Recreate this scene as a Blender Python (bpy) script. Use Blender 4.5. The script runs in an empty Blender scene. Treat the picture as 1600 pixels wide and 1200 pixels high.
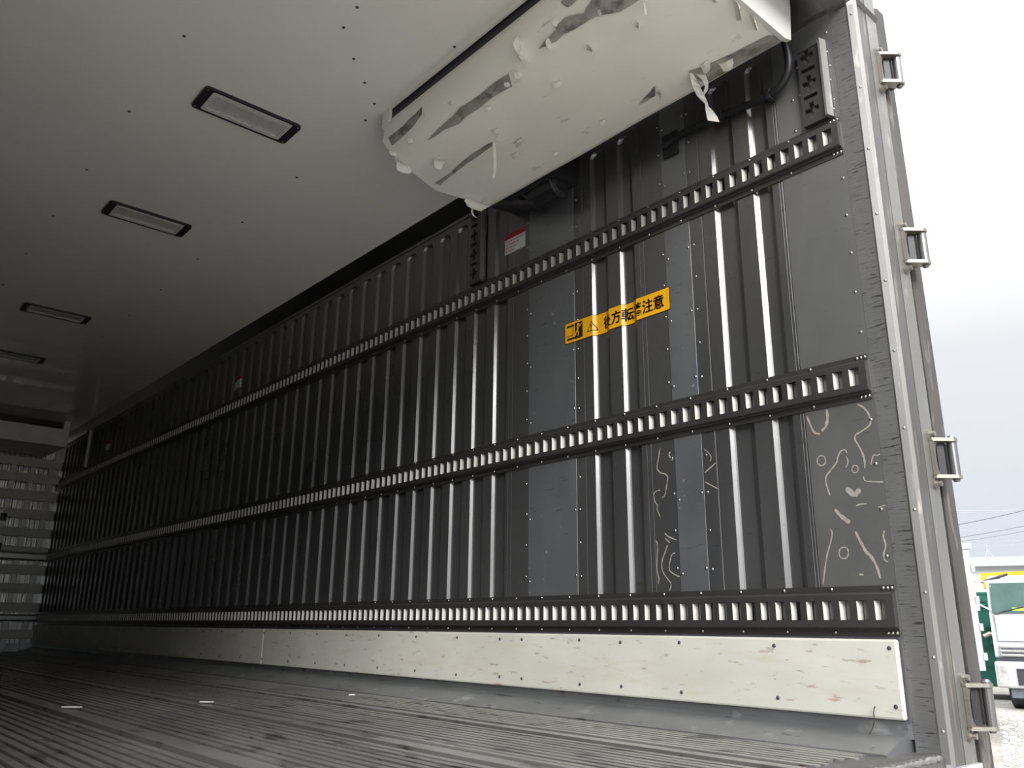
import bpy, bmesh, math, random
from mathutils import Vector, Matrix

random.seed(7)
scene = bpy.context.scene
COL = scene.collection

# ------------------------------------------------------------------ camera
CAM = Vector((0.0, 0.0, 0.30))            # floor of the box is z = 0, the box runs along +Y
R_ = Vector((0.75220047, -0.6588683, 0.00932807))
U_ = Vector((-0.19303845, -0.206804, 0.95914976))
F_ = Vector((0.63002429, 0.72327358, 0.28274498))
cam_data = bpy.data.cameras.new('camera')
cam_data.sensor_width = 36.0
cam_data.lens = 1291.385 * 36.0 / 1600.0
cam_data.clip_start = 0.02
cam_data.clip_end = 2000
cam = bpy.data.objects.new('camera', cam_data)
m = Matrix((R_, U_, -F_)).transposed().to_4x4()
m.translation = CAM
cam.matrix_world = m
COL.objects.link(cam)
scene.camera = cam

# ------------------------------------------------------------------ overcast sky
world = bpy.data.worlds.new('overcast_sky')
scene.world = world
world.use_nodes = True
nt = world.node_tree
nt.nodes.clear()
tc = nt.nodes.new('ShaderNodeTexCoord')
sp = nt.nodes.new('ShaderNodeSeparateXYZ')
rp = nt.nodes.new('ShaderNodeValToRGB')
bg = nt.nodes.new('ShaderNodeBackground')
wo = nt.nodes.new('ShaderNodeOutputWorld')
nt.links.new(tc.outputs['Generated'], sp.inputs[0])
nt.links.new(sp.outputs['Z'], rp.inputs[0])
nt.links.new(rp.outputs[0], bg.inputs[0])
nt.links.new(bg.outputs[0], wo.inputs[0])
SKY = 3.4                                  # ramp values are scaled by this strength
stops = [(0.0, (0.465, 0.507, 0.572)), (0.29, (0.565, 0.58, 0.60)), (0.5, (0.95, 0.95, 0.95)), (1.0, (3.4, 3.4, 3.4))]
e = rp.color_ramp.elements
for i, (pos, c) in enumerate(stops):
    el = e[i] if i < 2 else e.new(pos)
    el.position = pos
    el.color = (c[0] / SKY, c[1] / SKY, c[2] / SKY, 1)
bg.inputs[1].default_value = SKY

# veiled sun behind the thin cloud, behind the camera and to its left: wide disc, soft shadows
sun_data = bpy.data.lights.new('veiled_sun', 'SUN')
sun_data.energy = 3.2
sun_data.angle = math.radians(28)
sun_data.color = (1.0, 0.985, 0.955)
sun = bpy.data.objects.new('veiled_sun', sun_data)
sun.rotation_euler = Vector((0.44, 0.74, -0.48)).to_track_quat('-Z', 'Y').to_euler()
sun.location = (-3, -6, 6)
COL.objects.link(sun)

vs = scene.view_settings
scene.display_settings.display_device = 'sRGB'
vs.view_transform = 'Standard'
vs.look = 'None'
vs.gamma = 1.0
vs.use_curve_mapping = False
vs.exposure = 0.58
scene.cycles.max_bounces = 12
scene.cycles.diffuse_bounces = 8
scene.cycles.glossy_bounces = 6
scene.cycles.sample_clamp_indirect = 6.0

# ------------------------------------------------------------------ materials
MATS = {}

def srgb(r, g, b):
    f = lambda v: ((v / 255) / 12.92) if v / 255 <= 0.04045 else (((v / 255) + 0.055) / 1.055) ** 2.4
    return (f(r), f(g), f(b))

def mat(name, col, rough=0.5, metal=0.0, var=None, bump=None, marks=(), rvar=None, spec=0.5, coat=0.0, trans=0.0, ior=1.45, alpha=1.0):
    """procedural material: var=(scale,amount), bump=(scale,distance), marks=[(scale,lo,hi,colour)], rvar=(scale,amount)"""
    mt = bpy.data.materials.new(name)
    mt.use_nodes = True
    n = mt.node_tree.nodes
    L = mt.node_tree.links
    b = n['Principled BSDF']
    b.inputs['Base Color'].default_value = (*col, 1)
    b.inputs['Roughness'].default_value = rough
    b.inputs['Metallic'].default_value = metal
    b.inputs['Specular IOR Level'].default_value = spec
    b.inputs['Coat Weight'].default_value = coat
    b.inputs['Coat Roughness'].default_value = 0.08
    b.inputs['Transmission Weight'].default_value = trans
    b.inputs['IOR'].default_value = ior
    b.inputs['Alpha'].default_value = alpha
    tcn = n.new('ShaderNodeTexCoord')

    def noise(scale, detail=4.0, rough_=0.55):
        mp = n.new('ShaderNodeMapping')
        mp.inputs['Scale'].default_value = scale if isinstance(scale, tuple) else (scale,) * 3
        mp.inputs['Location'].default_value = (random.random() * 9, random.random() * 9, random.random() * 9)
        L.new(tcn.outputs['Object'], mp.inputs[0])
        t = n.new('ShaderNodeTexNoise')
        t.inputs['Scale'].default_value = 1.0
        t.inputs['Detail'].default_value = detail
        t.inputs['Roughness'].default_value = rough_
        L.new(mp.outputs[0], t.inputs['Vector'])
        return t.outputs[0]

    cur = None
    if var:
        mr = n.new('ShaderNodeMapRange')
        mr.inputs[1].default_value, mr.inputs[2].default_value = 0.3, 0.7
        mr.inputs[3].default_value, mr.inputs[4].default_value = 1 - var[1], 1 + var[1]
        L.new(noise(var[0]), mr.inputs[0])
        mx = n.new('ShaderNodeMix')
        mx.data_type = 'RGBA'
        mx.blend_type = 'MULTIPLY'
        mx.inputs[0].default_value = 1.0
        mx.inputs[6].default_value = (*col, 1)
        L.new(mr.outputs[0], mx.inputs[7])
        cur = mx.outputs[2]
    for (scale, lo, hi, c) in marks:
        mr = n.new('ShaderNodeMapRange')
        mr.inputs[1].default_value, mr.inputs[2].default_value = lo, hi
        L.new(noise(scale, 5.0), mr.inputs[0])
        mx = n.new('ShaderNodeMix')
        mx.data_type = 'RGBA'
        L.new(mr.outputs[0], mx.inputs[0])
        if cur is None:
            mx.inputs[6].default_value = (*col, 1)
        else:
            L.new(cur, mx.inputs[6])
        mx.inputs[7].default_value = (*c, 1)
        cur = mx.outputs[2]
    if cur is not None:
        L.new(cur, b.inputs['Base Color'])
    if rvar:
        mr = n.new('ShaderNodeMapRange')
        mr.inputs[1].default_value, mr.inputs[2].default_value = 0.3, 0.7
        mr.inputs[3].default_value, mr.inputs[4].default_value = rough - rvar[1], rough + rvar[1]
        L.new(noise(rvar[0]), mr.inputs[0])
        L.new(mr.outputs[0], b.inputs['Roughness'])
    if bump:
        bp = n.new('ShaderNodeBump')
        bp.inputs['Distance'].default_value = bump[1]
        bp.inputs['Strength'].default_value = 1.0
        L.new(noise(bump[0]), bp.inputs['Height'])
        L.new(bp.outputs[0], b.inputs['Normal'])
    MATS[name] = mt
    return mt

STEEL = mat('stainless_sheet', (0.20, 0.20, 0.205), 0.30, 0.80, var=((3, 3, 1.2), 0.10), rvar=((4, 4, 2), 0.05),
            bump=((5, 5, 2.2), 0.0012),
            marks=[((60, 9, 60), 0.66, 0.72, (0.16, 0.16, 0.16)), ((90, 14, 150), 0.69, 0.74, (0.12, 0.12, 0.12))])
PATCH = mat('patch_sheet', (0.285, 0.297, 0.314), 0.38, 0.76, var=((5, 5, 2), 0.10), rvar=((6, 6, 5), 0.05),
            marks=[((70, 11, 60), 0.64, 0.71, (0.22, 0.22, 0.22)), ((120, 30, 30), 0.68, 0.73, (0.66, 0.67, 0.68))])
ENDSHEET = mat('end_sheet', (0.275, 0.279, 0.283), 0.36, 0.74, var=((5, 5, 3), 0.10),
               marks=[((70, 11, 80), 0.66, 0.72, (0.2, 0.2, 0.2))])
TAB = mat('slot_tab_sky_bright', (0.58, 0.57, 0.54), 0.6, 0.1, var=((30, 30, 30), 0.08), marks=[((90, 90, 40), 0.64, 0.72, (0.36, 0.31, 0.24))])  # tabs coloured far paler than the rail, standing in for reflected sky
RAIL = mat('rail_steel', (0.12, 0.118, 0.113), 0.40, 0.8, var=((8, 3, 8), 0.15), marks=[((30, 40, 60), 0.66, 0.75, (0.20, 0.16, 0.11))])
RIVET = mat('rivet_steel', (0.36, 0.355, 0.35), 0.32, 1.0, var=((40, 40, 40), 0.1))
TRIMDARK = mat('corner_trim', (0.24, 0.24, 0.245), 0.35, 1.0, var=((3, 1, 3), 0.15))
CEIL = mat('ceiling_panel', (0.89, 0.88, 0.845), 0.045, 0.0, var=((1.5, 1.0, 1.5), 0.04), rvar=((3, 2, 3), 0.015), bump=((3.0, 1.6, 3.0), 0.0010), spec=0.6)
SKIRT = mat('skirt_board', (0.55, 0.545, 0.495), 0.45, 0.0, var=((2, 3, 6), 0.08),
            marks=[((14, 4, 22), 0.56, 0.72, (0.52, 0.50, 0.42)), ((50, 13, 60), 0.62, 0.70, (0.36, 0.32, 0.26)), ((24, 7, 26), 0.66, 0.76, (0.36, 0.22, 0.15)), ((160, 45, 130), 0.70, 0.75, (0.17, 0.14, 0.11))])
COVE = mat('cove_plate', (0.36, 0.37, 0.385), 0.42, 0.9, var=((6, 3, 6), 0.16), marks=[((14, 9, 14), 0.62, 0.72, (0.58, 0.59, 0.60)), ((30, 8, 30), 0.64, 0.70, (0.14, 0.14, 0.15))])
FLOORM = mat('floor_extrusion', (0.54, 0.53, 0.51), 0.42, 0.90, var=((6, 1.5, 6), 0.22),
             marks=[((12, 5, 12), 0.56, 0.68, (0.24, 0.235, 0.225)), ((22, 7, 22), 0.64, 0.70, (0.66, 0.63, 0.58)), ((40, 14, 40), 0.67, 0.71, (0.26, 0.17, 0.12))])
GROOVE = mat('floor_groove_dark', (0.06, 0.058, 0.055), 0.8, 0.0, var=((9, 3, 9), 0.3))  # very dark base colour showing between the floor ribs
JAMB = mat('jamb_liner', (0.22, 0.22, 0.225), 0.42, 0.6, var=((8, 8, 4), 0.12), bump=((12, 12, 130), 0.0012),
           marks=[((16, 16, 170), 0.60, 0.68, (0.06, 0.06, 0.06)), ((25, 25, 300), 0.64, 0.70, (0.04, 0.04, 0.04))])
ALU = mat('frame_aluminium', (0.25, 0.247, 0.238), 0.46, 0.7, var=((10, 10, 3), 0.08), marks=[((40, 40, 9), 0.62, 0.72, (0.42, 0.40, 0.37))])
ALUG = mat('riveted_strip_grey', (0.10, 0.10, 0.098), 0.46, 0.6, var=((10, 10, 3), 0.08), marks=[((40, 40, 9), 0.62, 0.72, (0.16, 0.155, 0.15))])
ALU2 = mat('frame_aluminium_worn', (0.15, 0.149, 0.145), 0.5, 0.7, var=((12, 12, 2), 0.16), marks=[((40, 40, 5), 0.58, 0.70, (0.30, 0.27, 0.23))])
HINGE = mat('hinge_cast', (0.30, 0.285, 0.255), 0.45, 0.8, var=((20, 20, 20), 0.14), marks=[((60, 60, 60), 0.62, 0.72, (0.30, 0.24, 0.18))])
PIN = mat('hinge_pin', (0.22, 0.22, 0.223), 0.36, 0.9, var=((30, 30, 4), 0.1))
RUBBER = mat('door_gasket', (0.055, 0.051, 0.048), 0.55, 0.0, var=((8, 8, 3), 0.25), marks=[((30, 30, 6), 0.60, 0.72, (0.16, 0.145, 0.13))])
BLACK = mat('black_plastic', (0.018, 0.018, 0.022), 0.45, 0.0, var=((20, 20, 20), 0.2))
BEZEL = mat('lamp_bezel', (0.022, 0.022, 0.030), 0.42, 0.0, var=((20, 20, 20), 0.15))
LENS = mat('lamp_lens', (0.86, 0.87, 0.86), 0.22, 0.0, var=((30, 30, 30), 0.03), alpha=0.30)
TRAY = mat('lamp_tray', (0.60, 0.60, 0.58), 0.4, 0.0, var=((20, 20, 20), 0.05))
LED = mat('lamp_led_strip', (0.42, 0.43, 0.40), 0.6, 0.0, marks=[((300, 300, 300), 0.5, 0.6, (0.2, 0.2, 0.18))])
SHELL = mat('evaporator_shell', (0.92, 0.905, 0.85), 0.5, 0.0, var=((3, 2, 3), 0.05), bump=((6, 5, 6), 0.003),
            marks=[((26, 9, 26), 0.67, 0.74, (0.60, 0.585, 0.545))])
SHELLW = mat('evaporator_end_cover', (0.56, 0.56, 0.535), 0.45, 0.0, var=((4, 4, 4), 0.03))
SCRAPE = mat('scraped_core', (0.34, 0.325, 0.30), 0.75, 0.0, var=((22, 10, 22), 0.35), bump=((60, 22, 60), 0.004), marks=[((18, 14, 18), 0.52, 0.62, (0.17, 0.165, 0.155))])
FLAP = mat('torn_skin', (0.72, 0.71, 0.67), 0.55, 0.0, var=((30, 30, 30), 0.08))
HOSE = mat('hose_rubber', (0.014, 0.014, 0.018), 0.42, 0.0, var=((20, 20, 20), 0.2))
YELLOW = mat('sticker_yellow', (0.80, 0.40, 0.008), 0.40, 0.0, var=((10, 10, 10), 0.05))
INK = mat('sticker_black', (0.020, 0.012, 0.010), 0.45, 0.0, var=((20, 20, 20), 0.2))
WHITE = mat('label_white', (0.66, 0.65, 0.63), 0.5, 0.0, var=((30, 30, 30), 0.05))
RED = mat('label_red', (0.33, 0.012, 0.035), 0.5, 0.0, var=((30, 30, 30), 0.1))
REDINK = mat('label_red_ink', (0.33, 0.10, 0.12), 0.6, 0.0, var=((90, 90, 90), 0.3))
GLUE = mat('glue_residue', (0.30, 0.275, 0.245), 0.6, 0.0, var=((60, 60, 60), 0.15))
SLATM = mat('bulkhead_board', (0.80, 0.79, 0.73), 0.5, 0.0, var=((6, 6, 6), 0.07), marks=[((14, 14, 60), 0.63, 0.72, (0.25, 0.24, 0.21))])
BARM = mat('bulkhead_bar', (0.55, 0.545, 0.53), 0.4, 0.6, var=((6, 6, 6), 0.1))
FRONTM = mat('bulkhead_sheet', (0.72, 0.71, 0.69), 0.26, 1.0, var=((7, 7, 3), 0.12), bump=((16, 16, 8), 0.003))
PAPER = mat('paper_scrap', (0.78, 0.75, 0.72), 0.6, 0.0, var=((40, 40, 40), 0.06))
GRAVEL = mat('gravel_ground', (0.28, 0.268, 0.243), 0.9, 0.0, var=((0.7, 0.7, 0.7), 0.18), bump=((14, 14, 14), 0.03),
             marks=[((9, 9, 9), 0.55, 0.68, (0.22, 0.205, 0.185)), ((16, 16, 16), 0.58, 0.68, (0.50, 0.49, 0.455))])
STONE = mat('gravel_stone', (0.42, 0.41, 0.38), 0.85, 0.0, var=((3, 3, 3), 0.35))
TRUCKW = mat('truck_white_paint', (0.50, 0.515, 0.54), 0.25, 0.0, var=((2, 2, 2), 0.03), coat=0.6)
GLASS = mat('windscreen_glass', (0.045, 0.10, 0.09), 0.05, 0.0, var=((3, 3, 3), 0.2), coat=1.0)
CHROME = mat('chrome_grille', (0.70, 0.70, 0.72), 0.15, 1.0, var=((8, 8, 8), 0.06))
DARKP = mat('dark_trim', (0.05, 0.05, 0.06), 0.5, 0.0, var=((8, 8, 8), 0.2))
LAMPG = mat('headlamp_glass', (0.72, 0.72, 0.72), 0.12, 0.4, var=((14, 14, 14), 0.3), coat=1.0)
UNDER = mat('underrun_grey', (0.16, 0.18, 0.21), 0.5, 0.3, var=((6, 6, 6), 0.1))
GREEN = mat('container_green', (0.012, 0.115, 0.082), 0.45, 0.0, var=((1.6, 1.6, 1.6), 0.18), marks=[((5, 5, 5), 0.64, 0.72, (0.03, 0.16, 0.12))])
BUILD = mat('building_cladding', (0.46, 0.485, 0.485), 0.6, 0.0, var=((0.4, 0.4, 0.4), 0.04))
EAVE = mat('building_eave', (0.42, 0.445, 0.47), 0.5, 0.2, var=((0.6, 0.6, 0.6), 0.05))
CRANE = mat('crane_yellow', (0.76, 0.42, 0.025), 0.4, 0.0, var=((3, 3, 3), 0.08))
CABLE = mat('overhead_cable', (0.12, 0.12, 0.14), 0.6, 0.0, var=((1, 1, 1), 0.1))
CABLEL = mat('overhead_cable_grey', (0.36, 0.37, 0.39), 0.6, 0.0, var=((1, 1, 1), 0.1))
TOWERM = mat('tower_steel', (0.45, 0.455, 0.46), 0.6, 0.2, var=((1, 1, 1), 0.1))
VEST = mat('vest_fabric', (0.45, 0.80, 0.10), 0.8, 0.0, var=((9, 9, 9), 0.2))
BRASS = mat('hose_coupling', (0.55, 0.50, 0.40), 0.4, 0.6, var=((9, 9, 9), 0.2))
TWIG = mat('dry_twig', (0.030, 0.026, 0.022), 0.8, 0.0, var=((90, 90, 90), 0.3))

# ------------------------------------------------------------------ mesh helpers
class MB:
    def __init__(self):
        self.v, self.f = [], []

    def add(self, vs, fs):
        o = len(self.v)
        self.v += [tuple(q) for q in vs]
        self.f += [tuple(i + o for i in t) for t in fs]
        return self

    def quad(self, a, b, c, d):
        return self.add([a, b, c, d], [(0, 1, 2, 3)])

    def box(self, x0, x1, y0, y1, z0, z1):
        x0, x1 = min(x0, x1), max(x0, x1)
        y0, y1 = min(y0, y1), max(y0, y1)
        z0, z1 = min(z0, z1), max(z0, z1)
        vs = [(x, y, z) for x in (x0, x1) for y in (y0, y1) for z in (z0, z1)]
        return self.add(vs, [(0, 1, 3, 2), (4, 6, 7, 5), (0, 4, 5, 1), (2, 3, 7, 6), (0, 2, 6, 4), (1, 5, 7, 3)])

    def cbox(self, x0, x1, y0, y1, z0, z1, c):
        """box with all edges chamfered by c"""
        bm = bmesh.new()
        bmesh.ops.create_cube(bm, size=1.0)
        for q in bm.verts:
            q.co = Vector((x0 if q.co.x < 0 else x1, y0 if q.co.y < 0 else y1, z0 if q.co.z < 0 else z1))
        bmesh.ops.bevel(bm, geom=list(bm.edges), offset=c, segments=2, profile=0.5, affect='EDGES')
        self.add([q.co for q in bm.verts], [[w.index for w in f.verts] for f in self._idx(bm)])
        bm.free()
        return self

    @staticmethod
    def _idx(bm):
        bm.verts.index_update()
        return bm.faces

    def extrude(self, poly, axis, a, b, closed=True, caps=True):
        """poly: list of 2D points in the plane across axis ('x': (y,z), 'y': (x,z), 'z': (x,y))"""
        def P(q, t):
            return (t, q[0], q[1]) if axis == 'x' else ((q[0], t, q[1]) if axis == 'y' else (q[0], q[1], t))
        n = len(poly)
        vs = [P(q, a) for q in poly] + [P(q, b) for q in poly]
        fs = [(i, (i + 1) % n, n + (i + 1) % n, n + i) for i in range(n if closed else n - 1)]
        if closed and caps:
            fs += [tuple(range(n - 1, -1, -1)), tuple(range(n, 2 * n))]
        return self.add(vs, fs)

    def tube(self, pts, r, n=8, caps=True):
        pts = [Vector(q) for q in pts]
        rs = r if isinstance(r, (list, tuple)) else [r] * len(pts)
        vs, fs = [], []
        t0 = (pts[1] - pts[0]).normalized()
        up = Vector((0, 0, 1)) if abs(t0.z) < 0.9 else Vector((1, 0, 0))
        s = t0.cross(up).normalized()
        for i, q in enumerate(pts):
            t = (pts[min(i + 1, len(pts) - 1)] - pts[max(i - 1, 0)]).normalized()
            s = (s - t * s.dot(t)).normalized()
            u = t.cross(s)
            for k in range(n):
                a = 2 * math.pi * k / n
                vs.append(q + (s * math.cos(a) + u * math.sin(a)) * rs[i])
        for i in range(len(pts) - 1):
            for k in range(n):
                fs.append((i * n + k, i * n + (k + 1) % n, (i + 1) * n + (k + 1) % n, (i + 1) * n + k))
        if caps:
            fs.append(tuple(range(n - 1, -1, -1)))
            fs.append(tuple(range((len(pts) - 1) * n, len(pts) * n)))
        return self.add(vs, fs)

    def dome(self, c, nrm, r, h=None, n=8):
        """rivet or screw head: a low dome on point c, rising along nrm"""
        h = h or r * 0.6
        c, w = Vector(c), Vector(nrm).normalized()
        up = Vector((0, 0, 1)) if abs(w.z) < 0.9 else Vector((1, 0, 0))
        a = w.cross(up).normalized()
        b = w.cross(a)
        vs, fs = [], []
        for (rr, hh) in ((1.0, 0.0), (0.78, 0.62), (0.36, 0.95)):
            for k in range(n):
                t = 2 * math.pi * k / n
                vs.append(c + (a * math.cos(t) + b * math.sin(t)) * r * rr + w * h * hh)
        vs.append(c + w * h)
        for j in range(2):
            for k in range(n):
                fs.append((j * n + k, j * n + (k + 1) % n, (j + 1) * n + (k + 1) % n, (j + 1) * n + k))
        for k in range(n):
            fs.append((2 * n + k, 2 * n + (k + 1) % n, 3 * n))
        return self.add(vs, fs)

    def sheet(self, ys, zs, hole, x, depth, skew=0.0):
        """perforated sheet in the plane x; hole(i,j) says which cells are open; open cells get walls reaching in by depth"""
        for i in range(len(ys) - 1):
            for j in range(len(zs) - 1):
                y0, y1, z0, z1 = ys[i], ys[i + 1], zs[j], zs[j + 1]
                if not hole(i, j):
                    self.quad((x, y0, z0), (x, y0, z1), (x, y1, z1), (x, y1, z0))
                    continue
                H = lambda a, b: 0 <= a < len(ys) - 1 and 0 <= b < len(zs) - 1 and hole(a, b)
                if not H(i + 1, j):
                    self.quad((x, y1, z0), (x, y1, z1), (x + depth, y1 - skew, z1), (x + depth, y1 - skew, z0))
                if not H(i - 1, j):
                    self.quad((x, y0, z0), (x + depth, y0, z0), (x + depth, y0, z1), (x, y0, z1))
                if not H(i, j - 1):
                    self.quad((x, y0, z0), (x, y1, z0), (x + depth, y1, z0), (x + depth, y0, z0))
                if not H(i, j + 1):
                    self.quad((x, y0, z1), (x + depth, y0, z1), (x + depth, y1, z1), (x, y1, z1))
        return self

    def mesh(self, name, mt, origin=(0, 0, 0), smooth=False, weld=False):
        me = bpy.data.meshes.new(name)
        ox, oy, oz = origin
        me.from_pydata([(a - ox, b - oy, c - oz) for a, b, c in self.v], [], self.f)
        bm = bmesh.new()
        bm.from_mesh(me)
        if weld:
            bmesh.ops.remove_doubles(bm, verts=bm.verts, dist=1e-5)
        bmesh.ops.recalc_face_normals(bm, faces=bm.faces)
        bm.to_mesh(me)
        bm.free()
        me.materials.append(mt)
        if smooth:
            for q in me.polygons:
                q.use_smooth = True
        me.update()
        return me

    def build(self, name, mt, parent=None, origin=(0, 0, 0), smooth=False, weld=False, **kw):
        if parent is not None and origin == (0, 0, 0):
            origin = tuple(parent['_o']) if '_o' in parent else (0, 0, 0)
        o = bpy.data.objects.new(name, self.mesh(name, mt, origin, smooth, weld))
        COL.objects.link(o)
        if parent is not None:
            o.parent = parent
        elif origin != (0, 0, 0):
            o.location = origin
        return tag(o, **kw)

def tag(o, label=None, cat=None, group=None, kind=None):
    if label: o['label'] = label
    if cat: o['category'] = cat
    if group: o['group'] = group
    if kind: o['kind'] = kind
    return o

ORIG = {}

def thing(name, label, cat, loc, group=None, kind=None):
    o = bpy.data.objects.new(name, None)
    o.empty_display_size = 0.05
    o.location = loc
    COL.objects.link(o)
    ORIG[o.name] = tuple(loc)
    return tag(o, label, cat, group, kind)

def part(root, mb, name, mt, **kw):
    """mesh part of a thing; the mesh is given in world coordinates, stored relative to the thing"""
    r = root
    off = Vector(ORIG.get(r.name, (0, 0, 0)))
    o = mb.build(name, mt, None, **{k: v for k, v in kw.items() if k in ('smooth', 'weld')})
    o.data.transform(Matrix.Translation(-off))
    o.parent = r
    ORIG[o.name] = tuple(off)
    return tag(o, kw.get('label'), None, None, kw.get('kind'))

def copy_tree(o, parent=None, loc=None):
    c = o.copy()
    COL.objects.link(c)
    if parent is not None:
        c.parent = parent
    if loc is not None:
        c.location = loc
    for ch in list(o.children):
        copy_tree(ch, c)
    return c

# ------------------------------------------------------------------ dimensions of the box
W = 2.32            # inner face of the right wall
WL = -0.014         # inner face of the left wall
Y0, Y1 = 1.055, 10.69
ZC = 2.39           # ceiling
OUT = 2.497         # outer face of the right wall
PITCH = 0.153
GD = 0.015          # groove depth

# ------------------------------------------------------------------ yard ground
g = MB()
g.quad((-150, -150, -1.15), (300, -150, -1.15), (300, 300, -1.15), (-150, 300, -1.15))
ground = g.build('ground', GRAVEL, label='pale grey gravel yard behind the truck', cat='ground', kind='structure')

# ------------------------------------------------------------------ right wall: corrugated stainless panels
FAR = [(0.0, 0.0), (0.009, 0.011), (0.0135, 0.0143), (0.021, GD)]
NEAR = [(0.0, 0.0), (0.018, 0.0125), (0.026, GD)]
NEARZONE = [(1.318, 1.392), (1.457, 1.553), (1.934, 2.011), (2.077, 2.166)]
MAIN = [(2.794 + PITCH * k - 0.093, 2.794 + PITCH * k) for k in range(52)]
FOLDS = [(1.281, 0.003, 0.0009), (1.291, 0.003, 0.0008), (1.610, 0.008, 0.0018), (1.888, 0.004, 0.0010), (1.908, 0.004, 0.0010), (2.216, 0.004, 0.0010), (2.660, 0.004, 0.0010), (2.684, 0.004, 0.0010)]
PATCHES = [(1.668, 1.784), (2.268, 2.551)]

def groove_cols(yn, yf, a, dep):
    k = dep / GD
    c = [(yn, 0.0)]
    w = (yf - yn) - 2 * a
    s = min(1.0, w / 0.06)
    c += [(yn + a + o * s, d * k) for o, d in NEAR]
    c += [(yf - a - o * s, d * k) for o, d in reversed(FAR)]
    c.append((yf, 0.0))
    return c

def prof(y):
    """depth of the wall surface behind the plane x = W at height of the sticker"""
    for (a, b) in PATCHES:
        if a <= y <= b:
            return -0.0015
    for (yn, yf) in NEARZONE + MAIN[:8]:
        if yn < y < yf:
            c = groove_cols(yn, yf, 0, GD)
            for (p, q) in zip(c, c[1:]):
                if p[0] <= y <= q[0] and q[0] > p[0]:
                    return p[1] + (q[1] - p[1]) * (y - p[0]) / (q[0] - p[0])
    for (yc, w, d) in FOLDS:
        if abs(y - yc) < w / 2:
            return d * (1 - abs(y - yc) / (w / 2))
    return 0.0

def wall_panel(y0, y1, grooves, folds=(), zb=0.03, zt=2.27, ztop=2.375):
    mb = MB()
    feats = [('g', a, b) for a, b in grooves if a >= y0 - 1e-6 and b <= y1 + 1e-6]
    feats += [('f', c - w / 2, c + w / 2, d) for c, w, d in folds if y0 < c < y1]
    feats.sort(key=lambda t: t[1])
    cur = y0
    r = 0.034
    for t in feats:
        mb.quad((W, cur, zb), (W, t[1], zb), (W, t[1], ztop), (W, cur, ztop))
        if t[0] == 'f':
            c = (t[1] + t[2]) / 2
            mb.quad((W, t[1], zb), (W + t[3], c, zb), (W + t[3], c, ztop), (W, t[1], ztop))
            mb.quad((W + t[3], c, zb), (W, t[2], zb), (W, t[2], ztop), (W + t[3], c, ztop))
        else:
            rows = [(zb, 0, GD), (zt - 0.6, 0, GD), (zt - r, 0, GD)]
            for th in (20, 40, 55, 66):
                rows.append((zt - r + r * math.sin(math.radians(th)), r * (1 - math.cos(math.radians(th))), GD))
            rows.append((zt, r * 0.8, 0.0))
            rows.append((ztop, r * 0.8, 0.0))
            vs = []
            for (z, a, d) in rows:
                for (y, dd) in groove_cols(t[1], t[2], a, d):
                    vs.append((W + dd, y, z))
            n = len(groove_cols(t[1], t[2], 0, GD))
            fs = [(i * n + k, i * n + k + 1, (i + 1) * n + k + 1, (i + 1) * n + k) for i in range(len(rows) - 1) for k in range(n - 1)]
            mb.add(vs, fs)
        cur = t[2]
    mb.quad((W, cur, zb), (W, y1, zb), (W, y1, ztop), (W, cur, ztop))
    return mb

wr = MB()
wr.box(W + 0.022, OUT, 1.03, Y1 + 0.1, -0.05, 2.47)
wall_right = wr.build('wall_right', TRUCKW, label='right wall of the box lined with ribbed stainless panels', cat='wall', kind='structure')

def wpart(mb, name, mt, **kw):
    return part(wall_right, mb, name, mt, **kw)

e_ = MB()
e_.box(W - 0.0015, W + 0.018, Y0, 1.276, 0.03, 2.375)
wpart(e_, 'flat_end_panel', ENDSHEET, label='flat grey end panel streaked with glue residue')
wpart(wall_panel(1.276, 1.668, NEARZONE, FOLDS), 'ribbed_panel', STEEL)
for (a, b) in PATCHES:
    pm = MB()
    pm.cbox(W - 0.0015, W + 0.012, a, b, 0.03, 2.375, 0.0012)
    wpart(pm, 'riveted_patch_panel', PATCH, label='smooth riveted patch panel, bluer than its neighbours')
wpart(wall_panel(1.784, 2.268, NEARZONE, FOLDS), 'ribbed_panel', STEEL)
edges = [2.551] + [2.794 + PITCH * k + 0.03 for k in (3, 9, 15, 21, 27, 33, 39, 45)] + [Y1]
for a, b in zip(edges, edges[1:]):
    wpart(wall_panel(a, b - 0.0015, MAIN, FOLDS), 'ribbed_panel', STEEL)

# rivets along the near panels and the end panel
rv = MB()
def rv_col(y, z0, z1, step, off=0.0, x=W, r=0.0052):
    z = z0 + off
    while z < z1:
        rv.dome((x, y + random.uniform(-.0015, .0015), z), (-1, 0, 0), r)
        z += step
ZR = [(0.44, 0.94), (1.10, 1.75), (1.91, 2.25)]
for (z0, z1) in ZR:
    for (a, b) in PATCHES:
        rv_col(a - 0.014, z0, z1, 0.127, 0.05)
        rv_col(b + 0.014, z0, z1, 0.127, 0.06)
        rv_col(a + 0.010, z0, z1, 0.25, 0.055, W - 0.0015)
        rv_col(b - 0.010, z0, z1, 0.25, 0.04, W - 0.0015)
    rv_col(1.073, z0, z1, 0.13, 0.06, W - 0.0015)
    rv_col(1.215, 1.92, 2.25, 0.12, 0.0, W - 0.0015) if z0 > 1.8 else None
wpart(rv, 'panel_rivets', RIVET, kind='stuff', smooth=True)

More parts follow.
